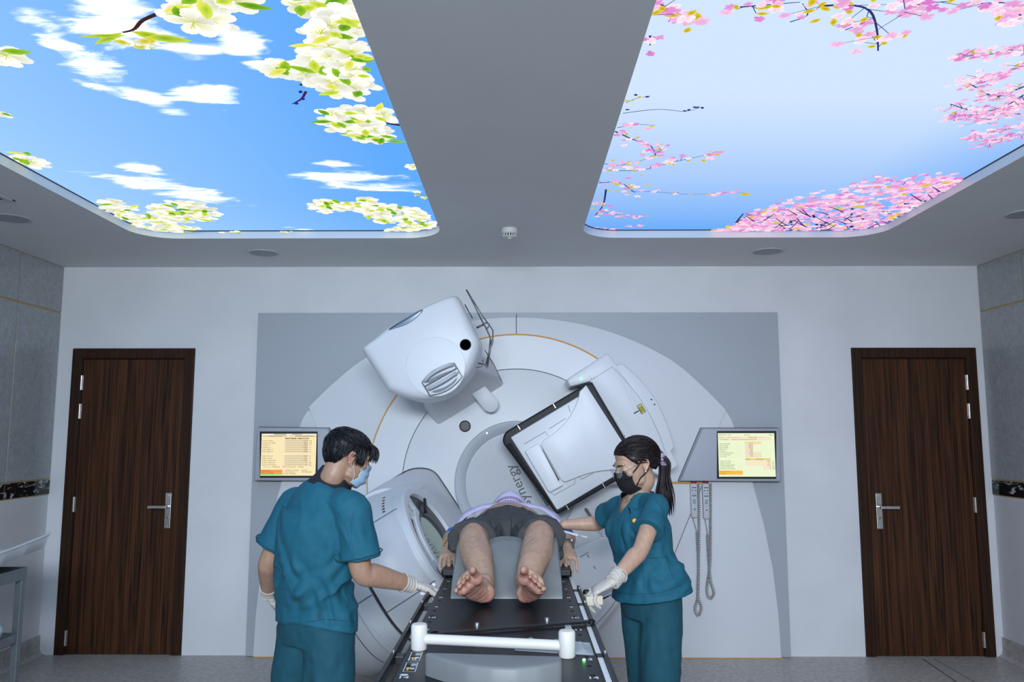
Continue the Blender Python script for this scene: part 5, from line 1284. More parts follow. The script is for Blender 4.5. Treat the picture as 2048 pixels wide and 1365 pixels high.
def tdisp(v, n):
    d = 1.0*creases(v, CR)+.0045*vnoise(v*np.array((1, 1, .45)), 13)
    w1 = np.exp(-((v[:, 2]-1.02)/.09)**2); w2 = np.exp(-((v[:, 2]-1.22)/.10)**2); w3 = np.exp(-((v[:, 2]-.87)/.05)**2)
    q1 = np.stack([(v[:, 0]*.55-v[:, 2]*.84)*24, (v[:, 0]*.84+v[:, 2]*.55)*6, v[:, 1]*8], 1); q2 = np.stack([(v[:, 0]*.92+v[:, 2]*.38)*22, (v[:, 2]*.92-v[:, 0]*.38)*4, v[:, 1]*8], 1)
    d = d+w1*.019*(.6-1.6*np.abs(vnoise(q1, 1.)))+w2*.009*(.5-1.4*np.abs(vnoise(q2, 1.)))+w3*.006*(.5-1.4*np.abs(vnoise(q2+7, .8)))+.0022*vnoise(v*np.array((1, 1, .6)), 30)
    near = np.exp(-((v[:, 2]-hemz)/.03)**2); d = d*(1-.5*near)
    hem = np.where((v[:, 2] > hemz+.020) & (v[:, 2] < hemz+.025), -.0018, 0)
    o = n*(d+hem)[:, None]
    # the hem rides up a little in the middle of the back and drapes lower at its side
    low = np.clip((hemz+.12-v[:, 2])/.12, 0, 1); x = (v[:, 0]-hipc[0])/.17
    o[:, 2] += low*(.012*np.cos(x*2.2)-.018*np.clip(x, 0, 1))
    return o
finish('scrub_top', g, .0048, 5, M['teal'], mx, tdisp)
for pts in ([(650, 1000), (690, 1050), (700, 1100)], [(553, 1243), (600, 1247), (650, 1240), (690, 1243), (727, 1250)], [(708, 1020), (702, 1060), (706, 1105)], [(704, 1180), (716, 1215), (726, 1245)]):
    q = surf('scrub_top', pts)
    if len(q) > 2: obj('stitching', G().tube(q, .0009, 4), M['teal2'], mx)
ca_ = np.array((.40, .12, 1.)); ca_ /= np.linalg.norm(ca_); ce_ = rm-ca_*rm.dot(ca_); ce_ /= np.linalg.norm(ce_); cf_ = np.cross(ca_, ce_)
g = G(); rings = []
for dz, r0, r1 in ((-.030, .096, .094), (.0, .079, .078), (.046, .065, .064), (.049, .062, .061), (.02, .060, .059)):
    c = nb+np.array((.016, .0, .006))+ca_*dz; rings.append([c+ce_*r0*math.cos(a)+cf_*r1*math.sin(a) for a in np.linspace(0, 2*PI, 36, False)])
g.loft(rings, caps=False); obj('collar', g, mat('black_collar', (.008, .009, .014), .8), mx, smooth=True, label='black collar')
for sh, el, s in ((shR, elR, 1), (shL, elL, -1)):
    d = (el-sh); d = d/np.linalg.norm(d); q = sh+d*.178; hu = fm-d*fm.dot(d); hu /= np.linalg.norm(hu); hw = np.cross(d, hu)
    obj('sleeve_hem', G().tube([q+hu*.0875*math.cos(a)+hw*.0875*math.sin(a) for a in np.linspace(0, 2*PI, 40)], .0022, 5), M['teal2'], mx, smooth=True)
# trousers
g = G()
limb(g, [hipc+np.array((0, 0, .07)), hipc-np.array((0, 0, .02)), hipc-np.array((0, 0, .09))], [(.172, .118), (.180, .122), (.165, .115)], 30, hint=rm, ends=False)
for h, k, a in ((hipR, knR, anR), (hipL, knL, anL)):
    limb(g, [h+np.array((0, 0, .0)), h-np.array((0, 0, .10)), (h+k)/2, k, (k+a)/2, a+np.array((0, 0, -.03))], [.098, .100, .096, .086, .080, .076], 22, hint=fm, ends=False)
CP = [((-.86, 3.08, .80), (-.77, 3.06, .68), .012, .02), ((-.90, 3.12, .79), (-.80, 3.06, .70), .008, .016), ((-.68, 3.08, .80), (-.72, 3.06, .70), .008, .02), ((-.79, 3.07, .74), (-.775, 3.07, .58), -.02, .022)]
def pdisp(v, n): return n*(.6*creases(v, CP)+.006*vnoise(v*np.array((1, 1, .35)), 12)+.002*vnoise(v, 32))[:, None]
finish('trousers', g, .006, 5, M['teal2'], mx, pdisp)
# gloves
def glove(W, d, n_, side, curl, th, el, parent, seed):
    g = G(); hand(g, W, d, n_, side, curl, th, 1.0, spread=.22); ax = (W-el)/np.linalg.norm(W-el)
    limb(g, [W-ax*.042, W-ax*.02, W+ax*.01], [.0345, .0325, .031], 16, hint=n_, ends=False)
    o = finish('glove', g, .0030, 3, M['glove'], parent, lambda v, n: n*(.0012*vnoise(v+seed, 90)+.0014*np.sin((v-W)@ax*420+3*vnoise(v, 40))*np.exp(-(((v-W)@ax)/.03)**2))[:, None], label='cream latex glove')
    c = W-ax*.042; hu = np.cross(ax, (0.2, .9, .3)); hu /= np.linalg.norm(hu); hw = np.cross(ax, hu)
    obj('glove_cuff', G().tube([c+hu*.0355*math.cos(a)+hw*.0355*math.sin(a)+ax*.003*math.sin(3*a) for a in np.linspace(0, 2*PI, 30)], .0028, 6), M['glove'], o, smooth=True)
    return o
glove(wrR, dR, nR, -1, cR, (.55, .3), elR, mx, 1.); glove(wrL, dL, nL, 1, cL, (.5, .8), elL, mx, 4.)
obj('folded_wipe', G().obox(wrL+np.array((.005, .06, -.10)), (.03, 0, .01), (0, .02, 0), (-.004, 0, .014)), mat('wipe_white', (.75, .77, .8), .7), None, bevel=.004) if False else None
for h, a in ((hipR, anR), (hipL, anL)):
    g = G(); limb(g, [a-fm*.045-np.array((0, 0, .045)), a+fm*.05-np.array((0, 0, .040)), a+fm*.17-np.array((0, 0, .052))], [(.034, .036), (.036, .044), (.026, .040)], 16)
    v_, n_, f_ = remesh(g, .006, 4); v_[:, 2] = np.maximum(v_[:, 2], .002); gg = G(); gg.v = [tuple(p) for p in v_]; gg.f = f_; obj('shoe', gg, mat('dark_shoe', (.02, .02, .025), .5), mx, smooth=True)
# ------------------------------------------------------------------ the female therapist
wx = thing('person', 'person in teal scrubs, black mask and ponytail leaning over the couch from the right', 'person', (.6, 3.63, 0))
fw_ = np.array((-.90, -.40, 0)); fw_ /= np.linalg.norm(fw_); rw = np.array((fw_[1], -fw_[0], 0))
WC = np.array((.526, 3.60, 1.464)); WR = frame((-.90, -.26, -.34), (0, 0, 1)); WK = .97
nb = np.array((.545, 3.635, 1.345)); upc = np.array((.538, 3.645, 1.262)); chs = np.array((.545, 3.64, 1.175)); wst = np.array((.563, 3.635, 1.045)); hipc = np.array((.585, 3.63, .908))
shL = np.array((.600, 3.505, 1.292)); shR = np.array((.470, 3.775, 1.262))
elL = np.array((.500, 3.33, 1.130)); wrL = np.array((.372, 3.20, 1.030))
elR = np.array((.395, 3.98, 1.165)); wrR = np.array((.225, 3.965, 1.160))
hipL = hipc-rw*.08; hipR = hipc+rw*.08
knL = np.array((.605, 3.55, .46)); knR = np.array((.575, 3.71, .46)); anL = np.array((.62, 3.55, .08)); anR = np.array((.59, 3.71, .08))
g = G(); head(g, WC, WR, WK, True)
limb(g, [WC+WR@np.array((0, -.012, -.03)), WC+WR@np.array((0, -.020, -.08)), nb, nb+np.array((0, 0, -.05))], [.043, .041, .046, .066], 18)
limb(g, [hipc, wst, chs, upc, nb-np.array((0, 0, .035))], [(.13, .10), (.115, .085), (.125, .088), (.125, .078), (.055, .052)], 20, hint=rw)
for sh, el, wr in ((shR, elR, wrR), (shL, elL, wrL)):
    mid = (el+wr)/2
    limb(g, [upc*.45+sh*.55, sh, (sh+el)/2, el, el+(wr-el)*.25, mid+(wr-el)*.15, wr], [.042, .043, .039, .034, .036, .029, .0225], 16, hint=fw_)
for h, k, a in ((hipR, knR, anR), (hipL, knL, anL)):
    limb(g, [h, h-np.array((0, 0, .05)), (h+k)/2, k, (k+a)/2+np.array((0, 0, .05)), a], [.075, .080, .070, .048, .048, .032], 16, hint=fw_); limb(g, [a, a+fw_*.07-np.array((0, 0, .035)), a+fw_*.15-np.array((0, 0, .05))], [.032, .03, .02], 12)
dL = np.array((-1., .0, -.50)); nL = np.array((-.25, .10, -1.)); dR = np.array((-.35, .9, -.15)); nR = np.array((0, -.2, -1.))
cL = ((.25, .6, .4), (.4, .7, .45), (.55, .8, .5), (.7, .85, .5)); cR = (.3, .35, .35, .35)
hand(g, wrL, dL, nL, -1, cL, (.5, .35), .78, 1.0, spread=.22); hand(g, wrR, dR, nR, -1, cR, (.6, .3), .95, .92)
SKW = (.50, .31, .215)
def wcol(v, n):
    c = cols(v, SKW); L = (v-WC)@WR
    for s in (-1, 1):
        d = np.linalg.norm((L-np.array((s*.08, -.012, -.002)))/np.array((.02, .026, .036)), axis=1); c[:, 0] *= 1+.12*np.exp(-d**2)
    return c
def wdisp(v, n):
    L = (v-WC)@WR; d = np.zeros(len(v))
    for s in (-1, 1):
        q = np.linalg.norm((L-np.array((s*.030, .088, .018))*WK)/np.array((.016, .02, .008)), axis=1); d -= .005*np.exp(-q**2)
        q = np.linalg.norm((L-np.array((s*.086, -.008, .000))*WK)/np.array((.010, .009, .014)), axis=1); d -= .005*np.exp(-q**2)
    return n*d[:, None]
finish('body', g, .0042, 3, M['skin'], wx, wdisp, wcol)
W_ = lambda q: WC+WR@(np.array(q)*WK)
# hair drawn tightly back into a ponytail
def keep_w(p):
    x, y, z = p
    return z > float(np.interp(y, (-.11, -.07, -.045, -.015, .01, .035, .06, .085), (-.045, -.042, -.030, .012, .024, .046, .064, .078)))-.02*max(0, abs(x)-.05)/.02*(y > .02)
hw_ = hair_cap(WC, WR, WK, keep_w, lambda p: .011+.004*max(0, -p[1]/.1), M['hairf'], wx, seed=9, wave=.0015, comb=lambda p: np.array((0, -.125, -.012))-p, strands=1000, slen=.075)
g = G(); rr_ = random.Random(8); knot = np.array((0, -.108, -.012))
g.ell(W_((0, -.105, -.008)), (.034, .034, .036), 18, 12, WR)
for k in range(130):
    a = rr_.uniform(0, 2*PI); r = .019*math.sqrt(rr_.random()); off = np.array((r*math.cos(a), r*math.sin(a)*.8, 0)); ln = rr_.uniform(.75, 1.03); sp = 1+.9*rr_.random()
    p = [W_(knot+off*.5), W_(knot+np.array((0, -.022, .004))+off), W_(np.array((0, -.034, 0))+knot+off*sp)+np.array((.008, 0, -.07)*1)*1.0 if False else W_(knot+off*sp+np.array((0, -.026, -.04)))]
    base = p[-1]; p += [base+np.array((-.004, .0, -.06)), base+np.array((-.002, .0, -.145*ln))+(W_(off*1.2)-WC), base+np.array((.008, .0, -.225*ln))+(W_(off*.6)-WC)]
    g.tube(spline(p, 3), [.002]+[.0042]*10+[.0036, .0028, .002, .001, .0005], 5, hint=(.2, .9, .1))
obj('ponytail', g, M['hairf'], hw_, smooth=True)
g = G()
for k in range(26):
    a = 2*PI*k/26; b = a+2*PI/26; R0 = .030+.006*math.sin(5*a); c = knot+np.array((0, -.014, .0))
    q = c+np.array((R0*math.cos(a), .004*math.sin(7*a), R0*math.sin(a))); g.ell(W_(q), (.011+.004*rr_.random(), .014, .010+.004*rr_.random()), 10, 8, WR)
v_, n_, f_ = remesh(g, .0028, 2); v_ = v_+n_*(.004*vnoise(v_, 95))[:, None]; gg = G(); gg.v = [tuple(p) for p in v_]; gg.f = f_
obj('hair_scrunchie', gg, ramp_mat('satin_scrunchie', (.03, .02, .035), (.45, .36, .46), 34, (1, 1, 1), .3, .45, .58, 3), hw_, smooth=True, label='satin lilac and black scrunchie')
for s in (-1, 1):
    obj('eyebrow', G().tube([W_(q) for q in ((s*.014, .095, .024), (s*.030, .096, .0305), (s*.050, .082, .027))], [(.0022), .0028, .001], 6), M['hairf'], wx, smooth=True)
    obj('eyelashes', G().tube([W_(q) for q in ((s*.018, .0915, .001), (s*.033, .0925, -.003), (s*.048, .081, .001))], [.0008, .0019, .001], 6), M['hairf'], wx, smooth=True)
M['bmask'] = mat('black_cloth_mask', (.005, .005, .006), .85)
mo, MP = mask_shell('face_mask', WC, WR, WK, .000, -.112, .060, .050, .113, M['bmask'], wx, pleats=False, nose=.010)
for s in (1, -1):
    u = 1 if s > 0 else 0
    obj('ear_loop', G().tube(spline([W_(MP(u, .10, .001)), W_((s*.073, .035, -.004)), W_((s*.084, .000, .022)), W_((s*.083, -.022, .022))], 5), (.0018) if s > 0 else .0030, 6), M['bmask'], mo, smooth=True)
    obj('ear_loop', G().tube(spline([W_(MP(u, .80, .001)), W_((s*.070, .028, -.05)), W_((s*.081, -.002, -.034)), W_((s*.085, -.024, -.014))], 5), .0030, 6), M['bmask'], mo, smooth=True)
# spectacles
sp = obj('spectacle_frame', G(), None, wx) if False else None
g = G()
for s in (-1, 1):
    c = np.array((s*.034, .112, -.002)); ring = [c+np.array((.024*math.cos(a), -.010*abs(math.cos(a))**2*(1 if s*math.cos(a) > 0 else 0), .021*math.sin(a)*(1.0 if math.sin(a) > 0 else 1.05))) for a in np.linspace(0, 2*PI, 28)]
    g.tube([W_(q) for q in ring], .0011, 6)
    g.tube([W_(q) for q in ((s*.058, .103, .006), (s*.066, .085, .008), (s*.074, .045, .010), (s*.082, .0, .016))], .0010, 6)
g.tube([W_(q) for q in spline([(-.011, .113, .004), (0, .116, .007), (.011, .113, .004)], 4)], .0011, 6)
gl = obj('spectacles', g, mat('spectacle_metal', (.55, .57, .62), .2, .9), wx, smooth=True)
for s in (-1, 1):
    c = np.array((s*.034, .1115, -.002)); ring = [W_(c+np.array((.0235*math.cos(a), -.010*abs(math.cos(a))**2*(1 if s*math.cos(a) > 0 else 0), .0205*math.sin(a)))) for a in np.linspace(0, 2*PI, 28, False)]
    obj('lens', G().add(ring, [tuple(range(28))]), mat('lens_glass', (.8, .85, .9), .03, alpha=.16, spec=.8), gl)
obj('earring', G().ell(W_((-.083, .000, -.030)), (.0032,)*3, 10, 8), mat('pearl', (.85, .85, .85), .2), wx, smooth=True)
# scrub top with V neck
g = G()
TP = [(hipc+np.array((.004, 0, -.010)), (.205, .165)), (hipc+np.array((0, 0, .06)), (.190, .150)), (wst, (.155, .120)), (chs+np.array((-.004, 0, -.01)), (.168, .130)), (upc-np.array((0, 0, .03)), (.162, .112)), (upc+np.array((0, 0, .025)), (.118, .084)), (nb+np.array((0, 0, -.025)), (.082, .070)), (nb+np.array((0, 0, .006)), (.066, .060))]
limb(g, [p for p, _ in TP], [r for _, r in TP], 32, hint=rw, sub=5, ends=False)
for s in (-1, 1): g.ell(chs+fw_*.075+rw*s*.065+np.array((0, 0, .0)), (.06, .06, .06), 16, 10)
for sh, el, ln in ((shR, elR, .135), (shL, elL, .150)):
    d = (el-sh)/np.linalg.norm(el-sh)
    limb(g, [upc*.5+sh*.5, sh, sh+d*.07, sh+d*ln], [.048, .052, .056, .068], 22, hint=fw_, sub=5, ends=False)
    g.ell(sh+np.array((0, 0, -.012)), (.050, .050, .046), 18, 12)
    limb(g, [nb+np.array((0, 0, -.050)), nb*.55+sh*.45+np.array((0, 0, -.026)), sh+np.array((0, 0, -.014))], [.050, .048, .046], 18, ends=False)
hz = hipc[2]-.01
CW = [((.60, 3.44, 1.30), (.585, 3.43, 1.20), .007, .012), ((.57, 3.44, 1.28), (.545, 3.42, 1.19), .006, .012), ((.59, 3.46, 1.16), (.63, 3.50, 1.02), .010, .020), ((.55, 3.47, 1.10), (.62, 3.47, 1.06), .008, .014), ((.55, 3.46, .99), (.60, 3.45, .95), .012, .014), ((.545, 3.46, .965), (.585, 3.45, .935), .010, .012), ((.47, 3.53, 1.22), (.475, 3.52, 1.08), .008, .014), ((.46, 3.55, 1.1), (.49, 3.5, 1.0), .008, .018), ((.53, 3.48, 1.05), (.50, 3.50, .90), .006, .018), ((.44, 3.69, 1.25), (.41, 3.72, 1.20), .007, .012), ((.63, 3.5, 1.05), (.655, 3.52, .90), .008, .02)]
def wtd(v, n):
    w1 = np.exp(-((v[:, 2]-1.00)/.08)**2); w2 = np.exp(-((v[:, 2]-1.20)/.08)**2)
    q1 = np.stack([(v[:, 0]*.45-v[:, 2]*.9)*24, (v[:, 0]*.9+v[:, 2]*.45)*6, v[:, 1]*7], 1); q2 = np.stack([(v[:, 0]*.92+v[:, 2]*.38)*24, (v[:, 2]*.92-v[:, 0]*.38)*5, v[:, 1]*8], 1)
    d = w1*.013*(.6-1.5*np.abs(vnoise(q1, 1.)))+w2*.005*(.5-1.4*np.abs(vnoise(q2, 1.)))+1.0*creases(v, CW)+.0040*vnoise(v*np.array((1, 1, .45)), 14)+.0018*vnoise(v, 32)
    hem = np.where((v[:, 2] > hz+.022) & (v[:, 2] < hz+.027), -.0018, 0)
    o = n*(d+hem)[:, None]; low = np.clip((hz+.12-v[:, 2])/.12, 0, 1); o[:, 2] += low*(.022*(v[:, 0]-hipc[0])/.17)
    return o
vz = 1.232
def vcut(c, v):
    q = c-nb; s = q@rw; f = q@fw_; z = c[:, 2]
    V = (f > .0) & (np.abs(s-.004) < (z-vz)*.50) & (z > vz)
    return V | (z > nb[2]-.002)
finish('scrub_top', g, .0045, 5, M['teal'], wx, wtd, cut=vcut)
def seam(pts, r=.0010, m=None, nm='stitching'):
    q = surf('scrub_top', pts)
    if len(q) > 2: obj(nm, G().tube(q, r, 5), m or M['teal2'], wx, smooth=True)
seam([(1283, 1114), (1300, 1117), (1320, 1116), (1333, 1114)]); seam([(1283, 1114), (1285, 1140), (1288, 1180)]); seam([(1333, 1114), (1340, 1140), (1352, 1168)]); seam([(1257, 985), (1258, 1010), (1260, 1025), (1261, 1060), (1264, 1095)]); seam([(1225, 1183), (1270, 1189), (1320, 1186), (1360, 1172)]); seam([(1312, 1000), (1325, 1025), (1330, 1060), (1326, 1100)])
seam([(1258, 1017), (1260, 1024), (1261, 1028)], .0035, M['dark'], 'neck_notch')
# neckline edge
for s in (-1, 1):
    e = []
    for z in np.linspace(vz, nb[2]-.004, 14):
        o_ = nb+rw*(.004+s*(z-vz)*.50); o_[2] = z
        h = BVH['scrub_top'].find_nearest(Vector(o_+fw_*(.125-.55*(z-vz)))); e.append(tuple(h[0]+Vector(fw_)*.001))
    obj('neckline', G().tube(e, .0028, 6), M['teal'], wx, smooth=True)
q = surf('scrub_top', [(1270, 1043)], .003)
if q:
    c = np.array(q[0]); nrm = np.array((-.2, -1., .1)); nrm /= np.linalg.norm(nrm)
    bd = obj('badge', G().lathe(c, [(.0125, 0), (.0125, .003), (.011, .004)], axis=nrm, n=24), mat('badge_red', (.30, .03, .02), .4), wx, auto=40, label='round yellow and red badge')
    obj('badge_face', G().lathe(c+nrm*.004, [(.0088, 0), (.0088, .0006)], axis=nrm, n=24), mat('badge_yellow', (.75, .52, .03), .4), bd)
    g = G(); ex = np.cross(nrm, (0, 0, 1)); ex /= np.linalg.norm(ex); ey = np.cross(ex, nrm)
    g.tube([c+nrm*.005+ex*.0048*math.cos(a)+ey*.0048*math.sin(a) for a in np.linspace(3.5, 5.9, 9)], .0006, 4)
    for s in (-1, 1): g.ell(c+nrm*.005+ex*s*.003+ey*.0028, (.0008,)*3, 6, 5)
    obj('badge_print', g, M['dark'], bd, kind='stuff')
q = surf('scrub_top', [(1284, 1086)], .012)
if q:
    c = np.array(q[0]); g = G().obox(c, (.026, .004, -.003), (0, .0008, 0), (.006, 0, .030))
    cd_ = obj('id_card', g, mat('card_holder', (.30, .42, .55), .25), wx, bevel=.001, label='blue tinted card holder'); obj('card_clip', G().obox(c+np.array((-.012, -.002, .036)), (.005, 0, 0), (0, .003, 0), (0, 0, .012)), M['steel'], cd_)
obj('necklace', G().tube(spline([tuple(nb+rw*.05+fw_*.03+np.array((0, 0, -.005))), tuple(nb+rw*.03+fw_*.062+np.array((0, 0, -.03))), tuple(nb+fw_*.078+np.array((0, 0, -.048))), tuple(nb-rw*.03+fw_*.064+np.array((0, 0, -.03))), tuple(nb-rw*.052+fw_*.03+np.array((0, 0, -.003)))], 6), .0008, 5), mat('gold_chain', (.7, .5, .25), .3, 1.), wx)
# trousers
g = G()
limb(g, [hipc+np.array((0, 0, .06)), hipc-np.array((0, 0, .03)), hipc-np.array((0, 0, .11))], [(.150, .112), (.158, .122), (.145, .112)], 30, hint=rw, ends=False)
for h, k, a in ((hipR, knR, anR), (hipL, knL, anL)):
    limb(g, [h+np.array((0, 0, .02)), h-np.array((0, 0, .10)), (h+k)/2, k, (k+a)/2, a+np.array((0, 0, -.03))], [.090, .092, .090, .084, .082, .086], 22, hint=fw_, ends=False)
CQ = [((.53, 3.46, .80), (.50, 3.52, .62), -.016, .02), ((.60, 3.45, .80), (.63, 3.47, .6), .006, .02), ((.55, 3.45, .82), (.59, 3.44, .76), .008, .016)]
finish('trousers', g, .006, 5, M['teal2'], wx, lambda v, n: n*(.6*creases(v, CQ)+.005*vnoise(v*np.array((1, 1, .3)), 12)+.002*vnoise(v, 32))[:, None])
q = surf('trousers', [(1330, 1200), (1332, 1260), (1331, 1320), (1330, 1362)])
if len(q) > 2: obj('stitching', G().tube(q, .0010, 5), M['teal'], wx)
glove(wrL, dL, nL, -1, cL, (.5, .35), elL, wx, 7.)
for h, a in ((hipR, anR), (hipL, anL)):
    g = G(); limb(g, [a-fw_*.04-np.array((0, 0, .042)), a+fw_*.05-np.array((0, 0, .040)), a+fw_*.16-np.array((0, 0, .052))], [(.030, .033), (.034, .040), (.024, .036)], 16)
    v_, n_, f_ = remesh(g, .006, 4); v_[:, 2] = np.maximum(v_[:, 2], .002); gg = G(); gg.v = [tuple(p) for p in v_]; gg.f = f_; obj('shoe', gg, mat('white_shoe', (.6, .6, .6), .5), wx, smooth=True)
# ------------------------------------------------------------------ the patient
px_ = thing('person', 'person lying on the couch in dark grey shorts under a moulded face mask', 'person', (-.05, 3.8, ZT))
g = G()
TZ = 1.105
limb(g, [(-.045, 3.80, 1.09), (-.045, 3.95, 1.108), (-.045, 4.12, 1.115), (-.045, 4.28, 1.10), (-.045, 4.42, 1.085)], [(.100, .160), (.118, .165), (.140, .178), (.120, .18), (.085, .15)], 26)
HP = np.array((-.048, 4.60, 1.145)); PRm = frame((0, -.12, 1), (0, 1, .12))
head(g, HP, PRm, 1.0)
limb(g, [(-.046, 4.36, 1.10), (-.047, 4.48, 1.105), (-.048, 4.56, 1.12)], [.07, .056, .06], 16)
LEG = []
for s, hip, knee, ank in ((-1, (-.135, 3.84, 1.085), (-.186, 3.40, 1.165), (-.128, 3.005, 1.052)), (1, (.045, 3.84, 1.085), (.088, 3.40, 1.175), (.032, 3.005, 1.055))):
    hip, knee, ank = map(np.array, (hip, knee, ank)); LEG.append((hip, knee, ank))
    limb(g, [hip+np.array((0, .06, 0)), hip, hip*.5+knee*.5, knee+np.array((0, .05, -.005)), knee+np.array((0, -.02, -.004)), knee*.72+ank*.28+np.array((s*.004, 0, -.012)), knee*.45+ank*.55+np.array((0, 0, -.004)), ank+np.array((0, .05, .0)), ank], [.09, .092, .082, .062, .060, .066, .056, .041, .038], 22)
# feet, soles to the camera
FEET = []
for s, ank, heel, toe, out in ((-1, LEG[0][2], (-.116, 2.945, 1.022), (-.168, 2.785, 1.128), (-.060, -.006, -.052)), (1, LEG[1][2], (.024, 2.945, 1.022), (.034, 2.785, 1.130), (.062, -.006, -.046))):
    heel, toe, out = map(np.array, (heel, toe, out)); o1 = out/np.linalg.norm(out); ball = heel+(toe-heel)*.70
    fd = (toe-heel)/np.linalg.norm(toe-heel); sn = np.cross(fd, o1)*s; sn /= np.linalg.norm(sn)     # sole normal, towards the camera
    if sn[1] > 0: sn = -sn
    g.ell(heel+np.array((0, .012, .006)), (.033, .034, .034), 18, 12)
    limb(g, [ank+np.array((0, .02, .0)), ank*.6+heel*.4-sn*.012, heel*.6+ball*.4-sn*.022+o1*.012, ball-sn*.020+o1*.018, ball+fd*.025-sn*.014+o1*.020], [(.036, .036), (.036, .036), (.034, .032), (.024, .044), (.014, .040)], 18, hint=sn)
    limb(g, [heel+o1*.004, heel*.55+ball*.45+o1*.022-sn*.004, ball+o1*.024], [(.020, .030), (.016, .034), (.017, .046)], 16, hint=sn)
    g.ell(ball+o1*-.010+sn*.002, (.024, .022, .024), 14, 10); g.ell(ball+o1*.050+sn*.0, (.018, .018, .018), 14, 10)
    tb = ball+fd*.022
    for i, (of, ln, r) in enumerate(((-.016, .044, .0150), (.0125, .032, .0090), (.0335, .027, .0086), (.0525, .021, .0082), (.0695, .013, .0076))):
        b = tb+o1*of; limb(g, [b-fd*.02, b+fd*ln*.45-sn*.003, b+fd*ln*.8+sn*.002, b+fd*ln+sn*.006], [r*1.02, r*.95, r*1.05, r*.88], 10, sub=3)
    FEET.append((heel, ball, toe, o1, fd, sn))
# arms at the sides, hands over the couch edges
ARM = [((-.20, 4.36, 1.10), (-.325, 4.05, 1.085), (-.312, 3.745, 1.085)), ((.11, 4.36, 1.10), (.240, 4.05, 1.085), (.222, 3.735, 1.082))]
for sh, el, wr in ARM:
    sh, el, wr = map(np.array, (sh, el, wr)); limb(g, [sh, sh*.5+el*.5, el, el*.72+wr*.28, el*.4+wr*.6, wr], [.056, .050, .043, .045, .036, .027], 16)
hand(g, ARM[0][2], (-.06, -.92, -.34), (.15, .2, -.95), 1, (.25, .28, .30, .35), (.35, .3), .96, 1.0, .10)
hand(g, ARM[1][2], (.03, -.90, -.36), (-.10, .25, -.95), -1, (.25, .28, .30, .35), (.35, .3), .96, 1.0, .16)
def pcol(v, n):
    c = cols(v, (.44, .275, .19))
    for heel, ball, toe, o1, fd, sn in FEET:
        q = v-heel; a = q@fd; near = (np.abs(q[:, 0]) < .16) & (np.abs(q[:, 1]) < .25) & (a > -.06); so = np.clip((n@sn), 0, 1)**.8*near
        red = np.array((.43, .20, .155)); c = c*(1-.75*so[:, None])+red*.75*so[:, None]
        t_ = np.clip((a-.13)/.05, 0, 1)*near; c = c*(1-.25*t_[:, None])+np.array((.46, .17, .13))*.25*t_[:, None]
    k = np.exp(-((v[:, 1]-3.40)/.05)**2)*(v[:, 2] > 1.19)*(v[:, 2] < 1.26); c *= (1-.12*k)[:, None]; c[:, 0] *= 1+.08*k
    return c
def pdsp(v, n):
    d = .0012*vnoise(v, 45)+.0022*vnoise(v, 16)
    for heel, ball, toe, o1, fd, sn in FEET:
        q = v-heel; a = q@fd; near = (np.abs(q[:, 0]) < .16) & (np.abs(q[:, 1]) < .22) & (a > -.02) & (a < .14); d += -.0008*np.maximum(0, np.sin(a*260+2*vnoise(v, 40)))*np.clip(n@sn, 0, 1)*near
    for hip, knee, ank in LEG:
        q = np.linalg.norm(v-(knee+np.array((0, -.005, .055))), axis=1); d += .006*np.exp(-(q/.032)**2)
        a, t_ = seg_dist(v, knee+np.array((0, -.06, .05)), ank+np.array((0, .03, .035))); d += .004*np.exp(-(a/.016)**2)
    return n*d[:, None]
finish('body', g, .0030, 2, M['skin'], px_, pdsp, pcol)
# shorts
M['shorts'] = mat('dark_grey_shorts', (.050, .050, .052), .85, noise_amt=.15, nscale=40, bump=.3, bscale=600, bdist=.001)
g = G()
limb(g, [(-.045, 4.02, 1.115), (-.045, 3.94, 1.11), (-.045, 3.84, 1.095), (-.045, 3.74, 1.09)], [(.132, .184), (.140, .192), (.138, .200), (.12, .19)], 30, ends=False)
for (hip, knee, ank), s in zip(LEG, (-1, 1)):
    a = knee+np.array((s*.010, .045, -.010))
    limb(g, [hip+np.array((0, .06, .0)), hip+np.array((0, -.05, .006)), hip*.45+knee*.55+np.array((s*.006, 0, .0)), a+np.array((0, .04, .0)), a], [(.110, .112), (.112, .112), (.100, .104), (.088, .098), (.080, .104)], 24, ends=False)
limb(g, [(-.20, 3.60, 1.14), (-.245, 3.50, 1.13), (-.278, 3.44, 1.115)], [(.05, .07), (.035, .06), (.016, .030)], 16); limb(g, [(.10, 3.60, 1.14), (.150, 3.52, 1.11), (.175, 3.47, 1.085)], [(.06, .06), (.055, .04), (.04, .02)], 16)
g.ell((-.045, 3.73, 1.10), (.14, .10, .118), 20, 12)
CS = [((-.05, 3.93, 1.25), (-.05, 3.80, 1.20), .005, .006), ((-.16, 3.92, 1.23), (-.06, 3.80, 1.20), .010, .012), ((.06, 3.92, 1.23), (-.03, 3.80, 1.20), .010, .012), ((-.20, 3.80, 1.20), (-.08, 3.72, 1.17), .010, .012), ((.11, 3.80, 1.20), (0, 3.72, 1.17), .010, .012), ((-.24, 3.65, 1.2), (-.12, 3.70, 1.2), .008, .012), ((.14, 3.65, 1.2), (.03, 3.70, 1.2), .008, .012), ((-.11, 3.62, 1.2), (-.09, 3.5, 1.2), .009, .010), ((.01, 3.62, 1.2), (.0, 3.5, 1.2), .009, .010), ((-.25, 3.55, 1.18), (-.15, 3.50, 1.24), .007, .010)]
finish('shorts', g, .0048, 4, M['shorts'], px_, lambda v, n: n*(1.2*creases(v, CS)+.006*vnoise(v, 15)+.006*(.5-1.4*np.abs(vnoise(v*np.array((1.4, .5, 1)), 20)))+.002*vnoise(v, 34))[:, None])
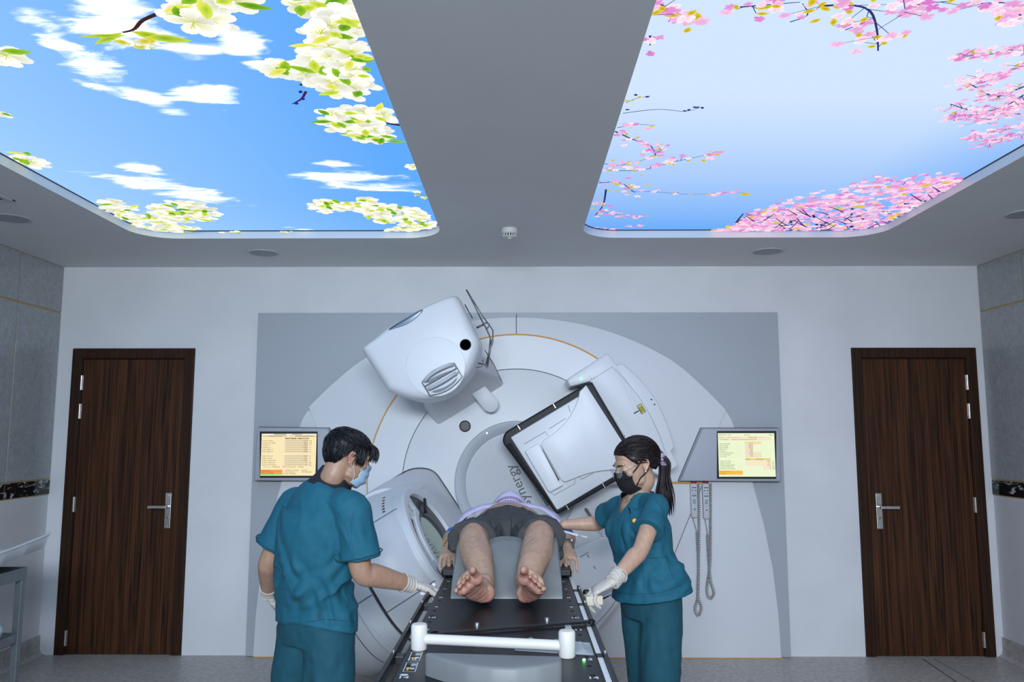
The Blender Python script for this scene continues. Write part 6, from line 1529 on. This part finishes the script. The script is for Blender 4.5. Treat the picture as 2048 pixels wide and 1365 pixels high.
q = surf('shorts', [(1022, 1009), (1022, 1025), (1023, 1050), (1022, 1075)]); 
if len(q) > 2: obj('fly_seam', G().tube(q, .0014, 5), M['dark'], px_)
q = surf('shorts', [(960, 1030), (985, 1016), (1022, 1012), (1060, 1015), (1085, 1028)])
if len(q) > 2: obj('waist_seam', G().tube(q, .0014, 5), M['dark'], px_)
# lavender shirt pushed up over chest and arms
M['lav'] = mat('lavender_cloth', (.52, .47, .68), .8, noise_amt=.05, nscale=20, bump=.2, bscale=500)
g = G(); rings = []
for Y, hw, hz_, dn in ((4.17, .262, .150, .03), (4.19, .275, .160, .0), (4.22, .285, .158, -.02), (4.32, .285, .15, -.03), (4.42, .25, .14, -.03)):
    r_ = []
    for e in (0, 1):
        for k in range(41):
            a = PI*(k/40)*1.16-PI*.08; a = a if e == 0 else PI*1.08-(a+PI*.08)+0
            x = -.045+(hw-.007*e)*math.cos(a); z = 1.09+(hz_-.007*e)*abs(math.sin(a))**.75*math.copysign(1, math.sin(a))
            x += .010*noise.noise(Vector((a*3, Y*9, 2.))); z += .009*noise.noise(Vector((a*3.5, Y*9, 7.)))
            r_.append((x, Y+.02*math.cos(a)**2*(-1), z))
    rings.append(r_)
g.loft(rings)
sh_ = obj('shirt', g, M['lav'], px_, smooth=True, label='lavender shirt pushed up to the chest')
for x, y, z in ((-.318, 4.02, 1.105), (.235, 4.02, 1.11)):
    g = G().ell((x, y, z), (.035, .07, .04), 24, 16); g.v = [tuple(np.array((x, y, z))+(np.array(p)-np.array((x, y, z)))*(1+.3*noise.noise(Vector(p)*26))) for p in g.v]
    obj('shirt_lining', g, mat('blue_cloth', (.05, .13, .42), .7), sh_, smooth=True, label='bunched blue cloth')
# moulded mask over the face
M['lavm'] = mat('moulded_mask', (.60, .54, .74), .5, bump=.3, bscale=220)
g = G(); nu, nv = 48, 24
def mp(u, v, e):
    a = (u-.5)*PI*1.02; y = 4.485+.235*v; prof = [(.0, .095, .085), (.15, .10, .118), (.32, .098, .150), (.42, .10, .158), (.47, .10, .168), (.53, .10, .158), (.7, .105, .150), (.9, .09, .12), (1, .06, .075)]
    for (a0, w0, h0), (a1, w1, h1) in zip(prof, prof[1:]):
        if a0 <= v <= a1: t = (v-a0)/(a1-a0); w_ = w0+(w1-w0)*t; h = h0+(h1-h0)*t; break
    nose = math.exp(-(a/.28)**2); h = h if abs(v-.47) > .06 else h*nose+.153*(1-nose)
    return (-.048+(w_+e)*math.sin(a), y, 1.115+(h+e)*max(-.2, math.cos(a))**.85 if math.cos(a) > 0 else 1.115)
for e in (.006, .003):
    b = len(g.v)
    for j in range(nv+1):
        for i in range(nu+1): g.v.append(mp(i/nu, j/nv, e))
    for j in range(nv):
        for i in range(nu): q = b+j*(nu+1)+i; g.f.append((q, q+1, q+nu+2, q+nu+1))
fmk = obj('face_mask', g, M['lavm'], px_, smooth=True, label='lavender moulded thermoplastic mask')
g = G()
for k in range(26):
    u = .17+.66*k/25
    for v0, v1 in ((.04, .12), (.15, .22)):
        a = np.array(mp(u, v0, .0072)); b = np.array(mp(.5+(u-.5)*.97, v1, .0072)); g.tube([a, b], .0022, 4)
obj('mask_slot', g, mat('slot_mauve', (.16, .08, .16), .7), fmk, kind='stuff')
g = G().ell((-.048, 4.468, 1.190), (.034, .02, .03), 20, 12); g.v = [tuple(np.array(p)+.006*np.array((noise.noise(Vector(p)*70), 0, noise.noise(Vector(p)*55+Vector((5, 0, 0)))))) for p in g.v]
obj('mask_mouthpiece', g, mat('clear_bite_piece', (.62, .66, .78), .25), fmk, smooth=True)
# bracelet, watch, drip line
wr = np.array(ARM[0][2])+np.array((.003, .025, 0))
b0 = thing('bead_bracelet', 'wooden bead bracelet on the patient\'s wrist at the left couch edge', 'bracelet', tuple(wr)); first = None
M['bead'] = mat('wooden_bead', (.36, .20, .075), .35, noise_amt=.35, nscale=45)
for k in range(17):
    a = 2*PI*k/17; c = wr+np.array((.037*math.cos(a), .006*math.sin(a), .037*math.sin(a)))
    if first is None: first = obj('bead', G().ell(c, (.0072, .0072, .0072), 12, 8), M['bead'], b0, smooth=True); fc = c
    else: dup(first, b0, tuple(c-fc))
wr = np.array(ARM[1][2])+np.array((.001, .03, .0))
w0 = thing('wrist_watch', 'dark strapped wrist watch on the patient\'s wrist at the right couch edge', 'watch', tuple(wr))
g = G(); rings = []
for k in range(33):
    a = 2*PI*k/32; r = np.array((math.cos(a), .1, math.sin(a))); rings.append([wr+r*np.array((.0335, .0, .0335))+np.array((0, dy, 0))+r*np.array((t_, 0, t_)) for dy, t_ in ((-.009, 0), (-.009, .0025), (.009, .0025), (.009, 0))])
obj('strap', g.loft(rings, caps=False), M['black'], w0, auto=40)
c = wr+np.array((.024, -.002, .030)); d = np.array((.62, -.1, .78)); d /= np.linalg.norm(d)
obj('watch_case', G().lathe(c-d*.003, [(.0155, 0), (.0165, .003), (.0155, .008), (.013, .009)], axis=d, n=24), M['steel'], w0, auto=40)
obj('watch_face', G().lathe(c+d*.0055, [(.0128, 0), (.0128, .001)], axis=d, n=24), mat('watch_glass', (.02, .02, .025), .08), w0)
g = G().tube(spline([(.205, 3.93, 1.135), (.245, 3.90, 1.128), (.285, 3.87, 1.120)], 4), .006, 8)
o = obj('drip_connector', g, M['mw'], smooth=True); tag(o, 'white drip line connector lying by the patient\'s arm', 'drip connector')
o2 = obj('connector_cap', G().tube([(.282, 3.873, 1.121), (.330, 3.845, 1.113)], .0052, 8), M['lgrey'], o, smooth=True)
# ------------------------------------------------------------------ what each piece of the setting is
for n_, l_ in (('floor', 'grey beige speckled vinyl floor'), ('ceiling', 'white ceiling with two round cornered openings'), ('wall_back', 'pale back wall behind the machine'), ('wall_front', 'pale wall behind the camera'), ('wall_left', 'left wall with grey stone tiles and black marble band'), ('wall_right', 'right wall with grey stone tiles and black marble band'),
               ('baseboard_left', 'coved vinyl skirting along the left wall'), ('baseboard_right', 'coved vinyl skirting along the right wall'), ('door_1', 'dark walnut door at the left of the machine'), ('door_2', 'dark walnut door at the right of the machine')):
    if n_ in bpy.data.objects: bpy.data.objects[n_]['label'] = l_
